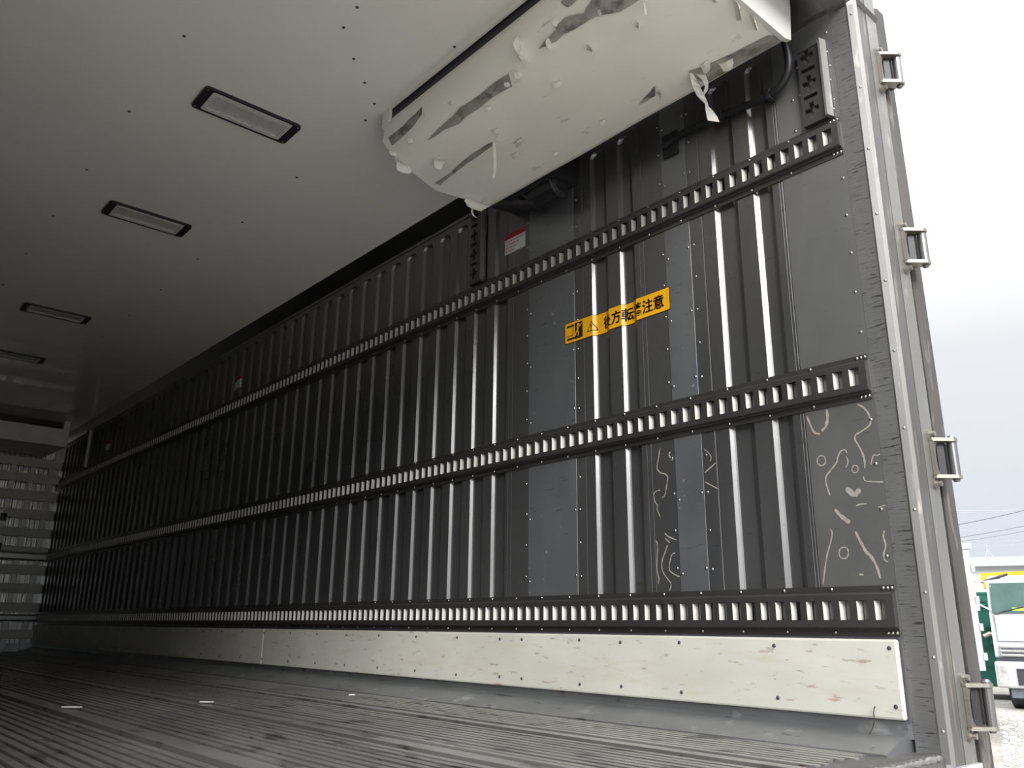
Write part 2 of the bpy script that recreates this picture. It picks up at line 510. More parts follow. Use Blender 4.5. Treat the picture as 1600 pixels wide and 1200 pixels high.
# glue residue squiggles left on the near panels: thin ribbons of dried glue
GLUES = [(0.0035,[(1.109,0.944),(1.089,0.929),(1.076,0.906),(1.074,0.882),(1.081,0.871),(1.106,0.859),(1.122,0.852),(1.125,0.837),(1.116,0.818),(1.108,0.796),(1.104,0.773),(1.106,0.751)]),(0.003,[(1.154,0.803),(1.156,0.81),(1.163,0.814),(1.174,0.81),(1.184,0.795),(1.189,0.78),(1.207,0.762),(1.225,0.744),(1.229,0.726),(1.225,0.705),(1.22,0.684)]),(0.0025,[(1.164,0.76),(1.156,0.77),(1.154,0.783),(1.159,0.794)]),(0.0025,[(1.112,0.729),(1.11,0.717),(1.095,0.711),(1.056,0.705)]),(0.0025,[(1.087,0.758),(1.077,0.784),(1.066,0.783),(1.056,0.786)]),(0.0028,[(1.229,0.587),(1.225,0.574),(1.232,0.55),(1.246,0.516),(1.257,0.478),(1.269,0.429)]),(0.0055,[(1.154,0.574),(1.142,0.544),(1.13,0.517),(1.115,0.499),(1.103,0.471),(1.097,0.44)]),(0.0032,[(1.07,0.57),(1.075,0.553),(1.071,0.53),(1.079,0.507),(1.079,0.49),(1.07,0.485)]),(0.007,[(1.209,0.643),(1.197,0.626),(1.183,0.613),(1.168,0.6)]),(0.011,[(1.168,0.701),(1.152,0.684),(1.142,0.68),(1.127,0.694)]),(0.0025,[(1.181,0.515),(1.184,0.507),(1.189,0.501),(1.197,0.5),(1.204,0.502),(1.209,0.508),(1.21,0.517),(1.207,0.525),(1.201,0.53),(1.193,0.532),(1.186,0.529),(1.182,0.523),(1.181,0.515)]),(0.0025,[(1.223,0.79),(1.226,0.783),(1.231,0.778),(1.238,0.777),(1.244,0.78),(1.249,0.786),(1.25,0.794),(1.247,0.801),(1.242,0.806),(1.235,0.807),(1.228,0.804),(1.224,0.798),(1.223,0.79)]),(0.0023,[(1.126,0.751),(1.128,0.746),(1.131,0.743),(1.136,0.742),(1.141,0.744),(1.144,0.748),(1.144,0.754),(1.142,0.759),(1.139,0.763),(1.134,0.763),(1.129,0.761),(1.126,0.757),(1.126,0.751)]),(0.009,[(1.15,0.456),(1.151,0.45)]),(0.003,[(1.145,0.646),(1.13,0.65),(1.112,0.649)]),(0.003,[(1.081,0.636),(1.059,0.64)]),(0.006,[(1.204,0.945),(1.203,0.921),(1.212,0.893),(1.227,0.883)]),(0.004,[(1.27,0.937),(1.252,0.884),(1.232,0.874)]),(0.0028,[(1.848,0.925),(1.858,0.886),(1.866,0.856),(1.852,0.836),(1.831,0.829),(1.82,0.815),(1.825,0.789),(1.835,0.755),(1.849,0.746)]),(0.0025,[(1.856,0.771),(1.864,0.774),(1.884,0.765),(1.88,0.734),(1.869,0.72),(1.873,0.707),(1.858,0.676)]),(0.0025,[(1.884,0.601),(1.877,0.579),(1.881,0.545),(1.884,0.499),(1.877,0.47),(1.881,0.449)]),(0.0028,[(1.833,0.58),(1.845,0.556),(1.86,0.527),(1.86,0.494),(1.842,0.469),(1.825,0.447),(1.834,0.425)]),(0.0028,[(1.801,0.551),(1.816,0.546),(1.829,0.513),(1.828,0.493),(1.81,0.48),(1.787,0.471)]),(0.002,[(1.66,0.894),(1.641,0.876),(1.632,0.86),(1.638,0.846)]),(0.003,[(1.661,0.811),(1.614,0.839)]),(0.003,[(1.663,0.78),(1.611,0.749)]),(0.004,[(1.795,0.873),(1.808,0.892),(1.804,0.905)]),(0.003,[(1.844,0.623),(1.829,0.609),(1.793,0.594)]),(0.003,[(1.843,0.604),(1.822,0.586)])]
gl = MB()
for (hw, pts) in GLUES:
    fine = []
    for i in range(len(pts) - 1):
        p0, p1, p2, p3 = (Vector(pts[max(i - 1, 0)]), Vector(pts[i]), Vector(pts[i + 1]), Vector(pts[min(i + 2, len(pts) - 1)]))
        for s in range(4):
            t = s / 4
            fine.append(0.5 * ((2 * p1) + (p2 - p0) * t + (2 * p0 - 5 * p1 + 4 * p2 - p3) * t * t + (3 * p1 - p0 - 3 * p2 + p3) * t ** 3))
    fine.append(Vector(pts[-1]))
    vs = []
    for i, q in enumerate(fine):
        t = (fine[min(i + 1, len(fine) - 1)] - fine[max(i - 1, 0)])
        nrm = Vector((-t.y, t.x)).normalized() if t.length > 0 else Vector((1, 0))
        w = hw * random.uniform(0.65, 1.2) * (0.5 if i in (0, len(fine) - 1) else 1) * 0.8
        for s in (-1, 1):
            qq = q + nrm * w * s
            vs.append((W + (prof(qq.x) if qq.x > 1.276 else -0.0015) - 0.0006, qq.x, qq.y))
    fs = [(2 * i, 2 * i + 1, 2 * i + 3, 2 * i + 2) for i in range(len(fine) - 1)]
    gl.add(vs, fs)
wpart(gl, 'glue_residue', GLUE, kind='stuff', label='pale squiggles of dried glue')

# sloping dark trim in the corner between wall and ceiling
tr = MB()
tr.extrude([(W + 0.01, 2.300), (W - 0.004, 2.300), (W - 0.004, 2.318), (W - 0.066, ZC - 0.004), (W - 0.066, ZC + 0.01), (W + 0.01, ZC + 0.01)], 'y', 1.06, Y1)
tr.build('trim_1', TRIMDARK, label='dark sloping corner trim between right wall and ceiling', cat='trim', kind='structure')

# ------------------------------------------------------------------ left wall (outside the frame, mirrored in the steel)
wl = MB()
wl.box(-0.16, WL - 0.02, 0.99, Y1 + 0.1, -0.05, 2.47)
wall_left = wl.build('wall_left', TRUCKW, label='left wall of the box, beside the camera', cat='wall', kind='structure')
for a, b in zip(edges, edges[1:]):
    mb = wall_panel(a, b, MAIN)
    mb.v = [(WL - (x - W), y, z) for x, y, z in mb.v]
    part(wall_left, mb, 'ribbed_panel', STEEL)
mb = MB(); mb.box(WL - 0.02, WL, Y0, 2.551, 0.03, 2.375)
part(wall_left, mb, 'flat_end_panel', ENDSHEET)
mb = MB(); mb.box(WL, WL + 0.02, Y0, Y1, 0.075, 0.28)
part(wall_left, mb, 'skirt_board', SKIRT)

# ------------------------------------------------------------------ ceiling
cm = MB()
cm.box(-0.16, OUT, 0.99, Y1 + 0.1, ZC, 2.47)
ceiling = cm.build('ceiling', CEIL, label='glossy off-white ceiling of the truck box', cat='ceiling', kind='structure')
sc_ = MB()
for (x, y) in [(1.167, 2.189), (1.184, 2.312), (1.302, 2.438), (1.41, 2.535), (1.514, 2.629), (1.549, 2.756), (1.548, 2.125)] + \
        [(0.766, 2.12 + 0.627 * k) for k in range(13)] + [(1.55, 3.387 + 0.627 * k) for k in range(11)]:
    sc_.dome((x, y, ZC), (0, 0, -1), 0.0065, 0.004)
part(ceiling, sc_, 'ceiling_screws', DARKP, kind='stuff')

# ------------------------------------------------------------------ floor: ribbed aluminium planks
fl = MB()
fl.box(-0.16, OUT, 1.10, Y1 + 0.1, -0.14, -0.016)
floor = fl.build('floor', GROOVE, label='ribbed dark aluminium floor of the truck box', cat='floor', kind='structure')

def plank(x0, x1):
    """one extruded floor plank: raised seam lip, flat strip, then ribs"""
    mb = MB()
    yr = 1.105 + random.uniform(-.004, .004)
    def bar(a, b, z, ya):
        mb.add([(a, ya, -0.016), (a, ya, z), (b, ya, z), (b, ya, -0.016), (a, Y1, -0.016), (a, Y1, z), (b, Y1, z), (b, Y1, -0.016)],
               [(0, 1, 5, 4), (1, 2, 6, 5), (2, 3, 7, 6), (0, 3, 2, 1)])
    bar(x0, x0 + 0.007, 0.004, yr)
    bar(x0 + 0.011, x0 + 0.092, -0.004, yr)
    x = x0 + 0.102
    while x + 0.024 <= x1:
        bar(x, x + 0.0225, random.uniform(-0.0008, 0.0008), yr + random.uniform(-0.012, 0.03))
        x += 0.0358
    return mb
for k in range(5):
    a = -0.10 + 0.475 * k
    b = a + 0.475 if k < 4 else 2.185
    part(floor, plank(max(a, WL), b), 'floor_plank', FLOORM)

# sill plate across the rear edge of the floor, with its weld bead
sl = MB()
sl.extrude([(0.985, -0.03), (0.985, -0.006), (1.000, 0.002), (1.112, -0.003), (1.112, -0.03)], 'x', WL, W + 0.004)
sill = sl.build('trim_2', ALU2, label='worn metal sill plate across the rear edge of the floor', cat='sill', kind='structure')
wb = MB()
pts = [(WL + 0.02 + i * 0.012, 0.984 + random.uniform(-.003, .003), -0.004 + random.uniform(-.003, .003)) for i in range(int(2.3 / 0.012))]
wb.tube(pts, [random.uniform(0.005, 0.010) for _ in pts], 6)
part(sill, wb, 'weld_bead', ALU, smooth=True)
bf = MB()
bf.box(-0.16, OUT, 0.965, 1.10, -0.20, -0.03)
part(sill, bf, 'rear_beam', TRUCKW)

# ------------------------------------------------------------------ cream skirt boards and grey cove along the right wall
sk = MB(); sk.box(W - 0.010, W + 0.01, Y0 + 0.006, Y1, 0.07, 0.285)
base_r = sk.build('baseboard_right', DARKP, label='cream skirt boards along the foot of the right wall', cat='skirting', kind='structure')
JO = [1.062, 4.885, 7.6, Y1]
for a, b in zip(JO, JO[1:]):
    mb = MB()
    mb.cbox(W - 0.026, W - 0.008, a, b - 0.003, 0.076, 0.279, 0.006)
    part(base_r, mb, 'skirt_board', SKIRT)
ss = MB()
for y in [1.083, 1.431, 1.782, 2.04, 2.241, 2.559, 2.693, 2.98, 3.289, 3.605, 3.915, 4.225, 4.539, 4.878] + [5.19 + 0.313 * k for k in range(17)]:
    for z in (0.257, 0.107):
        ss.dome((W - 0.026, y, z + random.uniform(-.003, .003)), (-1, 0, 0), 0.0062, 0.003)
part(base_r, ss, 'skirt_screws', DARKP, kind='stuff')

cv = MB()
cv.extrude([(W + 0.01, 0.074), (W - 0.014, 0.074), (W - 0.014, 0.050), (W - 0.019, 0.047), (W - 0.145, 0.004), (W - 0.145, -0.014), (W + 0.01, -0.014)], 'y', 1.064, Y1)
cv.build('trim_3', COVE, label='scuffed grey cove plate between skirt boards and floor', cat='trim', kind='structure')

# ------------------------------------------------------------------ front bulkhead
fw = MB()
x = WL
n = 0
vs, fs = [], []
xs = []
while x < W - 0.05:                                   # trapezoid corrugation, vertical ribs
    xs += [(x, 0.0), (x + 0.018, 0.0), (x + 0.026, 0.02), (x + 0.044, 0.02)]
    x += 0.052
for (xx, d) in xs:
    vs += [(xx, Y1 - d, -0.02), (xx, Y1 - d, 2.40)]
fs = [(2 * i, 2 * i + 2, 2 * i + 3, 2 * i + 1) for i in range(len(xs) - 1)]
fw.add(vs, fs)
fw.box(-0.16, OUT, Y1 + 0.001, Y1 + 0.1, -0.14, 2.47)
wall_front = fw.build('wall_front', FRONTM, label='corrugated front bulkhead behind grey slats', cat='wall', kind='structure')
for k in range(12):
    xc = 2.213 - 0.193 * k
    if xc < 0.05: break
    mb = MB(); mb.cbox(xc - 0.027, xc + 0.027, Y1 - 0.060, Y1 - 0.022, 0.02, 2.12, 0.004)
    part(wall_front, mb, 'upright_bar', BARM)
for (a, b) in [(0.134, 0.228), (0.417, 0.512), (0.614, 0.717), (0.813, 0.917), (1.060, 1.118), (1.223, 1.321), (1.427, 1.526), (1.632, 1.739), (1.832, 1.933), (2.012, 2.106)]:
    mb = MB(); mb.cbox(WL + 0.008, W - 0.010, Y1 - 0.080, Y1 - 0.060, a, b, 0.004)
    part(wall_front, mb, 'slat', SLATM)
for (a, b) in [(0.315, 0.390), (0.965, 1.055)]:
    mb = MB(); mb.extrude([(Y1 - 0.06, a), (Y1 - 0.085, a + 0.012), (Y1 - 0.092, a + 0.02), (Y1 - 0.092, b - 0.02), (Y1 - 0.085, b - 0.012), (Y1 - 0.06, b)], 'x', WL + 0.008, W - 0.010)
    part(wall_front, mb, 'guard_rail', BARM)
mb = MB(); mb.box(WL, W, Y1 - 0.05, Y1, -0.01, 0.085)
part(wall_front, mb, 'kick_plate', COVE)
mb = MB()                                              # hatch frame at the left of the view
o_, i_ = [(1.40, 0.86), (1.795, 0.86), (1.795, 1.50), (1.40, 1.50)], [(1.44, 0.90), (1.755, 0.90), (1.755, 1.46), (1.44, 1.46)]
YA, YB = Y1 - 0.105, Y1 - 0.08
mb.add([(x, YB, z) for x, z in o_] + [(x, YA, z) for x, z in o_] + [(x, YA, z) for x, z in i_] + [(x, YB, z) for x, z in i_],
       [(r * 4 + k, r * 4 + (k + 1) % 4, (r + 1) * 4 + (k + 1) % 4, (r + 1) * 4 + k) for r in range(3) for k in range(4)])
part(wall_front, mb, 'hatch_frame', BARM)
for z in (1.42, 1.10):
    mb = MB()
    mb.extrude([(1.775, Y1 - 0.092), (1.775, Y1 - 0.118), (1.787, Y1 - 0.128), (1.803, Y1 - 0.128), (1.815, Y1 - 0.118), (1.835, Y1 - 0.112), (1.835, Y1 - 0.092)], 'z', z - 0.04, z + 0.04)
    part(wall_front, mb, 'hatch_hinge', ALU2)

# ------------------------------------------------------------------ rear door frame
jm = MB()
jm.box(W - 0.001, W + 0.03, 0.996, 1.0545, -0.004, 2.302)
frame = jm.build('door_1', JAMB, label='dark scuffed jamb and aluminium frame of the rear door opening', cat='door frame', kind='structure')
mb = MB(); mb.box(WL - 0.03, WL + 0.001, 0.996, 1.0545, -0.004, 2.302)
part(frame, mb, 'jamb_liner', JAMB)
mb = MB(); mb.box(WL, W - 0.001, 0.996, 1.0545, 2.300, ZC + 0.01)
part(frame, mb, 'head_liner', JAMB)
PILL = [(W, 0.999), (W - 0.003, 0.992), (W + 0.009, 0.975), (W + 0.020, 0.968), (W + 0.022, 0.980), (W + 0.104, 0.980), (W + 0.104, 0.977), (W + 0.177, 0.977), (W + 0.177, 1.04), (W, 1.04)]
mb = MB(); mb.extrude(PILL, 'z', -0.32, 2.43)
part(frame, mb, 'pillar', ALU)
mb = MB(); mb.extrude([(WL - (a - W), b) for a, b in PILL], 'z', -0.32, 2.43)
part(frame, mb, 'pillar', ALU)
mb = MB(); mb.extrude([(b, 2.302 + (a - W)) for a, b in PILL], 'x', WL - 0.177, OUT)
part(frame, mb, 'header', ALU2)
mb = MB(); mb.extrude([(W - 0.0032, 0.9912), (W - 0.0044, 0.9905), (W + 0.0070, 0.9745), (W + 0.0082, 0.9752)], 'z', -0.02, 2.29)
part(frame, mb, 'riveted_strip', ALUG)
mb = MB(); mb.box(W + 0.023, W + 0.103, 0.9785, 0.981, -0.32, 2.40)
part(frame, mb, 'worn_strip', ALU2)
mb = MB()
for z in (0.055, 0.235, 0.40, 0.62, 0.85, 1.08, 1.30, 1.52, 1.745, 1.97, 2.25):
    mb.dome((W + 0.0022, 0.9816, z), (-0.82, -0.57, 0), 0.0055)
part(frame, mb, 'frame_rivets', RIVET, kind='stuff', smooth=True)

# ------------------------------------------------------------------ lashing rails (three on the right wall)
RY0, RY1 = 1.060, Y1 - 0.06
SP = 0.0509
def make_rail():
    root = thing('lashing_rail', 'tmp', 'rail', (W, RY0, 0.0), 'slotted lashing rails on the right wall')
    mb = MB()
    ns = int((RY1 - RY0 - 0.02) / SP)
    ys = [RY0]
    for i in range(ns):
        c = 1.0965 + i * SP
        ys += [c - 0.0150, c + 0.0150]
    ys.append(RY1)
    zs = [0.028, 0.044, 0.098, 0.114]
    mb.sheet(ys, zs, lambda i, j: j == 1 and i % 2 == 1, W - 0.024, 0.004, 0.0)
    tb = MB()
    for i in range(1, len(ys) - 1, 2):
        y = ys[i + 1]
        tb.add([(W - 0.0238, y, 0.0455), (W - 0.0238, y, 0.0965), (W - 0.004, y - 0.007, 0.0965), (W - 0.004, y - 0.007, 0.0455)], [(0, 1, 2, 3)])
    A, B = RY0, RY1
    for (p, q) in [((-0.0045, 0.0), (-0.0045, 0.021)), ((-0.0045, 0.021), (-0.008, 0.024)), ((-0.008, 0.024), (-0.022, 0.025)), ((-0.022, 0.025), (-0.024, 0.028)),
                   ((-0.024, 0.114), (-0.022, 0.117)), ((-0.022, 0.117), (-0.008, 0.1185)), ((-0.008, 0.1185), (-0.0045, 0.121)), ((-0.0045, 0.121), (-0.0045, 0.138)),
                   ((0.0, 0.0), (-0.0045, 0.0)), ((-0.0045, 0.138), (0.0, 0.138))]:
        mb.quad((W + p[0], A, p[1]), (W + q[0], A, q[1]), (W + q[0], B, q[1]), (W + p[0], B, p[1]))
    mb.add([(W, A, 0.021), (W - 0.008, A, 0.024), (W - 0.024, A, 0.028), (W - 0.024, A, 0.114), (W - 0.008, A, 0.1185), (W, A, 0.121)], [(0, 1, 2, 3, 4, 5)])
    part(root, mb, 'slotted_channel', RAIL)
    part(root, tb, 'slot_tabs', TAB, kind='stuff', label='tabs bent into the slots, coloured pale for reflected sky')
    rv = MB()
    for z in (0.011, 0.130):
        for y in [1.068 + 0.012 * k for k in range(3)] + [1.244 + PITCH * k for k in range(62)]:
            rv.dome((W - 0.0045, y, z), (-1, 0, 0), 0.0055)
    part(root, rv, 'rail_rivets', RIVET, kind='stuff', smooth=True)
    return root
rail = make_rail()
for i, (z, lb) in enumerate([(1.761, 'uppermost of three long slotted steel lashing rails, below the ceiling unit'),
                             (0.950, 'middle of three long slotted steel lashing rails, halfway up the wall'),
                             (0.284, 'lowest of three long slotted steel lashing rails, just above the cream skirting')]):
    r = rail if i == 0 else copy_tree(rail)
    r.location = (W, RY0, z)
    r['label'] = lb

# ------------------------------------------------------------------ upright plates with cross-shaped slots
def slot_plate(y0, y1, z0, z1, npl, first_dash, bar, label):
    root = thing('slotted_wall_plate', label, 'plate', (W, y0, z0), 'plates with cross-shaped slots above the top rail')
    mb = MB()
    x = W - 0.022
    w = y1 - y0
    c = (y0 + y1) / 2 + (0.006 if bar else 0)
    a, t = w * 0.31, w * 0.11
    ys = [y0, c - a, c - t, c + t, c + a, y1]
    zs, kinds = [z0], ['s']
    p = 0.104
    z = z0 + 0.022
    for k in range(npl):
        zs += [z, z + 0.020, z + 0.038, z + 0.058]
        kinds += ['v', 'h', 'v', 's']
        if k < npl - 1 or first_dash:
            zs += [z + 0.074, z + 0.088]
            kinds += ['h', 's']
        z += p
    zs.append(z1)
    def hole(i, j):
        k = kinds[j]
        return (k == 'v' and i == 2) or (k == 'h' and 1 <= i <= 3)
    mb.sheet(ys, zs, hole, x, 0.016)
    for (ya, yb) in ((y0, y0 - 0.002), (y1, y1 + 0.002)):
        mb.quad((x, ya, z0), (x, ya, z1), (W, yb, z1), (W, yb, z0))
    mb.quad((x, y0, z0), (x, y1, z0), (W, y1, z0), (W, y0, z0))
    mb.quad((x, y0, z1), (x, y1, z1), (W, y1, z1), (W, y0, z1))
    part(root, mb, 'plate_face', RAIL)
    fm = MB()
    fm.box(W - 0.004, W, y0 - 0.022, y1 + 0.018, z0, z1)
    part(root, fm, 'flange', STEEL)
    if bar:
        bm_ = MB()
        if y0 > 2: bm_.extrude([(W - 0.022, y0 - 0.003), (W - 0.025, y0 - 0.006), (W - 0.025, y0 - 0.011), (W - 0.004, y0 - 0.014), (W - 0.004, y0 - 0.003)], 'z', z0 + 0.002, z1 + 0.004)
        else: bm_.extrude([(W - 0.024, y0 + 0.001), (W - 0.032, y0 - 0.003), (W - 0.032, y0 - 0.010), (W - 0.012, y0 - 0.016), (W - 0.004, y0 - 0.018), (W - 0.004, y0 + 0.001)], 'z', z0 + 0.002, z1 + 0.012)
        part(root, bm_, 'edge_bar', ALU, label='bright aluminium edge bar')
    rm = MB()
    for yy in (y0 - 0.017, y1 + 0.012):
        k = z0 + 0.03
        while k < z1:
            rm.dome((W - 0.004, yy, k), (-1, 0, 0), 0.005)
            k += 0.11
    part(root, rm, 'plate_rivets', RIVET, kind='stuff', smooth=True)
    return root
slot_plate(1.093, 1.172, 1.905, 2.190, 3, False, True, 'plate with three cross-shaped slots beside the door jamb')
slot_plate(2.888, 2.965, 1.905, 2.325, 4, True, True, 'plate with four cross-shaped slots below the far end of the ceiling unit')
slot_plate(9.60, 9.69, 1.905, 2.310, 4, True, True, 'small dark slotted plate near the front bulkhead')

# ------------------------------------------------------------------ ceiling lamps (switched off)
def rrect(cx, cy, hx, hy, r, n=4):
    p = []
    for (sx, sy, a0) in ((1, 1, 0), (-1, 1, 90), (-1, -1, 180), (1, -1, 270)):
        for k in range(n + 1):
            a = math.radians(a0 + 90 * k / n)
            p.append((cx + sx * (hx - r) + r * math.cos(a), cy + sy * (hy - r) + r * math.sin(a)))
    return p
def ring(mb, outer, inner, z0, z1):
    n = len(outer)
    vs = [(x, y, z1) for x, y in outer] + [(x, y, z0) for x, y in outer] + [(x, y, z0) for x, y in inner] + [(x, y, z1) for x, y in inner]
    fs = []
    for k in range(n):
        j = (k + 1) % n
        fs += [(k, j, n + j, n + k), (n + k, n + j, 2 * n + j, 2 * n + k), (2 * n + k, 2 * n + j, 3 * n + j, 3 * n + k)]
    mb.add(vs, fs)
def make_lamp(cx, cy):
    root = thing('ceiling_lamp', 'tmp', 'lamp', (cx, cy, ZC), 'recessed ceiling lamps')
    hx, hy = 0.212, 0.086
    mb = MB()
    ring(mb, rrect(cx, cy, hx, hy, 0.018), rrect(cx, cy, hx - 0.036, hy - 0.010, 0.010), ZC - 0.012, ZC)
    part(root, mb, 'bezel', BEZEL)
    mb = MB()
    ring(mb, rrect(cx, cy, hx - 0.037, hy - 0.011, 0.010), rrect(cx, cy, hx - 0.052, hy - 0.030, 0.006), ZC - 0.0105, ZC - 0.001)
    part(root, mb, 'inner_rim', WHITE)
    mb = MB()
    mb.box(cx - hx + 0.05, cx + hx - 0.05, cy - hy + 0.028, cy + hy - 0.028, ZC - 0.0012, ZC - 0.0006)
    part(root, mb, 'tray', TRAY)
    mb = MB()
    mb.box(cx - hx + 0.062, cx + hx - 0.062, cy - 0.030, cy + 0.030, ZC - 0.0045, ZC - 0.0013)
    part(root, mb, 'led_strip', LED)
    mb = MB()
    mb.cbox(cx - hx + 0.053, cx + hx - 0.053, cy - hy + 0.031, cy + hy - 0.031, ZC - 0.0125, ZC - 0.0065, 0.0028)
    part(root, mb, 'lens', LENS)
    mb = MB()
    for sx in (-1, 1):
        for sy in (-1, 1):
            mb.dome((cx + sx * (hx - 0.014), cy + sy * (hy - 0.014), ZC - 0.012), (0, 0, -1), 0.005, 0.002)
        mb.dome((cx + sx * (hx - 0.045), cy, ZC - 0.0105), (0, 0, -1), 0.004, 0.002)
    for sy in (-1, 1):
        mb.dome((cx, cy + sy * (hy - 0.019), ZC - 0.0105), (0, 0, -1), 0.005, 0.002)
    part(root, mb, 'lamp_screws', RIVET, kind='stuff')
    return root
LX = 1.153
lamp = make_lamp(LX, 3.060)
for i, (yy, lb) in enumerate([(3.060, 'nearest and largest recessed ceiling lamp, unlit, black bezel'),
                              (4.317, 'second recessed ceiling lamp from the rear, unlit, black bezel'),
                              (6.204, 'third recessed ceiling lamp from the rear, unlit, black bezel'),
                              (7.490, 'farthest recessed ceiling lamp, cut by the left edge of the photo')]):
    r = lamp if i == 0 else copy_tree(lamp)
    r.location = (LX, yy, ZC)
    r['label'] = lb

# ------------------------------------------------------------------ battered evaporator unit under the ceiling
EY0, EY1 = 1.135, 2.665
unit = thing('evaporator_unit', 'battered off-white evaporator unit hung under the ceiling, skin scraped and torn', 'cooling unit', (1.88, 1.9, 2.16))
PROF = [(1.588, 2.336), (1.582, 2.334), (1.582, 2.300), (1.590, 2.268), (1.608, 2.240), (1.633, 2.218), (1.665, 2.196), (1.700, 2.178), (1.740, 2.168), (1.90, 2.165), (2.05, 2.163),
        (2.150, 2.161), (2.172, 2.166), (2.178, 2.178), (2.178, 2.200), (2.172, 2.200)]
INNER = [(x + (0.012 if x < 1.9 else -0.012 if x > 2.1 else 0), z + (0.012 if 1.6 < x < 2.17 else 0)) for x, z in PROF]
mb = MB()
ny = 60
vs = []
for j in range(ny + 1):
    y = EY0 + 0.012 + (EY1 - EY0 - 0.012) * j / ny
    for i, (x, z) in enumerate(PROF):
        yy = y
        if j == ny:
            yy += 0.018 * math.sin(i * 2.3) + (0.03 if 8 < i < 12 else 0)   # torn far edge
        dz = 0.0025 * math.sin(y * 9 + x * 5) * math.sin(y * 3.7 - x * 11) if 6 < i < 13 else 0
        vs.append((x, yy, z + dz))
n = len(PROF)
mb.add(vs, [(j * n + i, j * n + i + 1, (j + 1) * n + i + 1, (j + 1) * n + i) for j in range(ny) for i in range(n - 1)])
shell = part(unit, mb, 'shell', SHELL, smooth=True)
mb = MB()
mb.extrude([(1.59, ZC), (1.59, 2.336), (1.60, 2.30), (1.635, 2.235), (1.70, 2.192), (1.74, 2.182), (2.165, 2.178), (2.165, ZC)], 'y', EY0 + 0.02, EY1 - 0.02)
part(unit, mb, 'core', BLACK)
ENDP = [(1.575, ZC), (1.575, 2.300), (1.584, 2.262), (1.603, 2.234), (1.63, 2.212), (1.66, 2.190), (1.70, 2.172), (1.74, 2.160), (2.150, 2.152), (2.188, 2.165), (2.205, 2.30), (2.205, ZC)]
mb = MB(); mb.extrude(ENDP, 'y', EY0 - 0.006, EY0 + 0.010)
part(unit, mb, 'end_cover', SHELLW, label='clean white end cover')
mb = MB(); mb.extrude([(1.578, ZC), (1.578, 2.325), (1.60, 2.325), (1.60, ZC)], 'y', EY1 - 0.055, EY1)
part(unit, mb, 'slot_end_block', SHELL)
mb = MB(); mb.extrude([(1.60, ZC), (1.60, 2.26), (1.66, 2.21), (1.74, 2.18), (2.16, 2.175), (2.16, ZC)], 'y', EY1 - 0.022, EY1 - 0.012)
part(unit, mb, 'far_end_cover', SHELL)
mb = MB(); mb.box(1.574, 1.584, EY0, EY1, ZC - 0.008, ZC)
part(unit, mb, 'slot_edge_strip', SHELL)

def unit_z(x):
    for (a, b) in zip(PROF[2:], PROF[3:13]):
        if a[0] <= x <= b[0]:
            return a[1] + (b[1] - a[1]) * (x - a[0]) / max(1e-6, b[0] - a[0])
    return 2.163
SCR = [
 [(1.663, 2.451), (1.656, 2.381), (1.651, 2.311), (1.649, 2.262), (1.64, 2.199), (1.645, 2.133), (1.644, 2.061), (1.641, 1.988), (1.645, 1.922), (1.681, 1.945), (1.674, 2.027), (1.677, 2.105), (1.675, 2.195), (1.68, 2.262), (1.668, 2.339), (1.669, 2.399)],
 [(1.638, 1.759), (1.63, 1.711), (1.626, 1.661), (1.617, 1.648), (1.615, 1.593), (1.632, 1.537), (1.617, 1.487), (1.619, 1.438), (1.616, 1.395), (1.640, 1.323), (1.645, 1.22), (1.690, 1.22), (1.69, 1.352), (1.686, 1.431), (1.659, 1.499), (1.654, 1.548), (1.652, 1.6), (1.646, 1.643), (1.65, 1.682), (1.645, 1.719)],
 [(1.590, 2.630), (1.590, 2.520), (1.588, 2.46), (1.586, 2.38), (1.594, 2.391), (1.605, 2.468), (1.608, 2.522), (1.612, 2.630)],
 [(1.858, 2.655), (1.858, 2.548), (1.838, 2.438), (1.833, 2.369), (1.835, 2.242), (1.855, 2.262), (1.86, 2.36), (1.86, 2.435), (1.868, 2.522), (1.880, 2.655)],
 [(1.588, 1.599), (1.586, 1.576), (1.585, 1.529), (1.586, 1.475), (1.596, 1.49), (1.598, 1.52), (1.602, 1.554), (1.602, 1.578)],
 [(2.059, 1.449), (2.078, 1.395), (2.098, 1.28), (2.106, 1.164), (2.124, 1.15), (2.168, 1.15), (2.168, 1.195), (2.165, 1.312), (2.160, 1.445), (2.104, 1.455)],
 [(2.081, 1.688), (2.064, 1.651), (2.054, 1.616), (2.035, 1.578), (2.08, 1.611), (2.083, 1.647)],
]
for poly in SCR:
    bm = bmesh.new()
    f = bm.faces.new([bm.verts.new((a, b, 0)) for a, b in poly])
    bmesh.ops.triangulate(bm, faces=[f])
    bmesh.ops.subdivide_edges(bm, edges=list(bm.edges), cuts=2, use_grid_fill=True)
    bm.verts.index_update()
    mb = MB()
    mb.add([(q.co.x + random.uniform(-.0012, .0012), q.co.y, unit_z(q.co.x) - 0.0042) for q in bm.verts], [[w.index for w in f.verts] for f in bm.faces])
    bm.free()
    part(unit, mb, 'scrape', SCRAPE, label='grey scrape where the skin is gone')

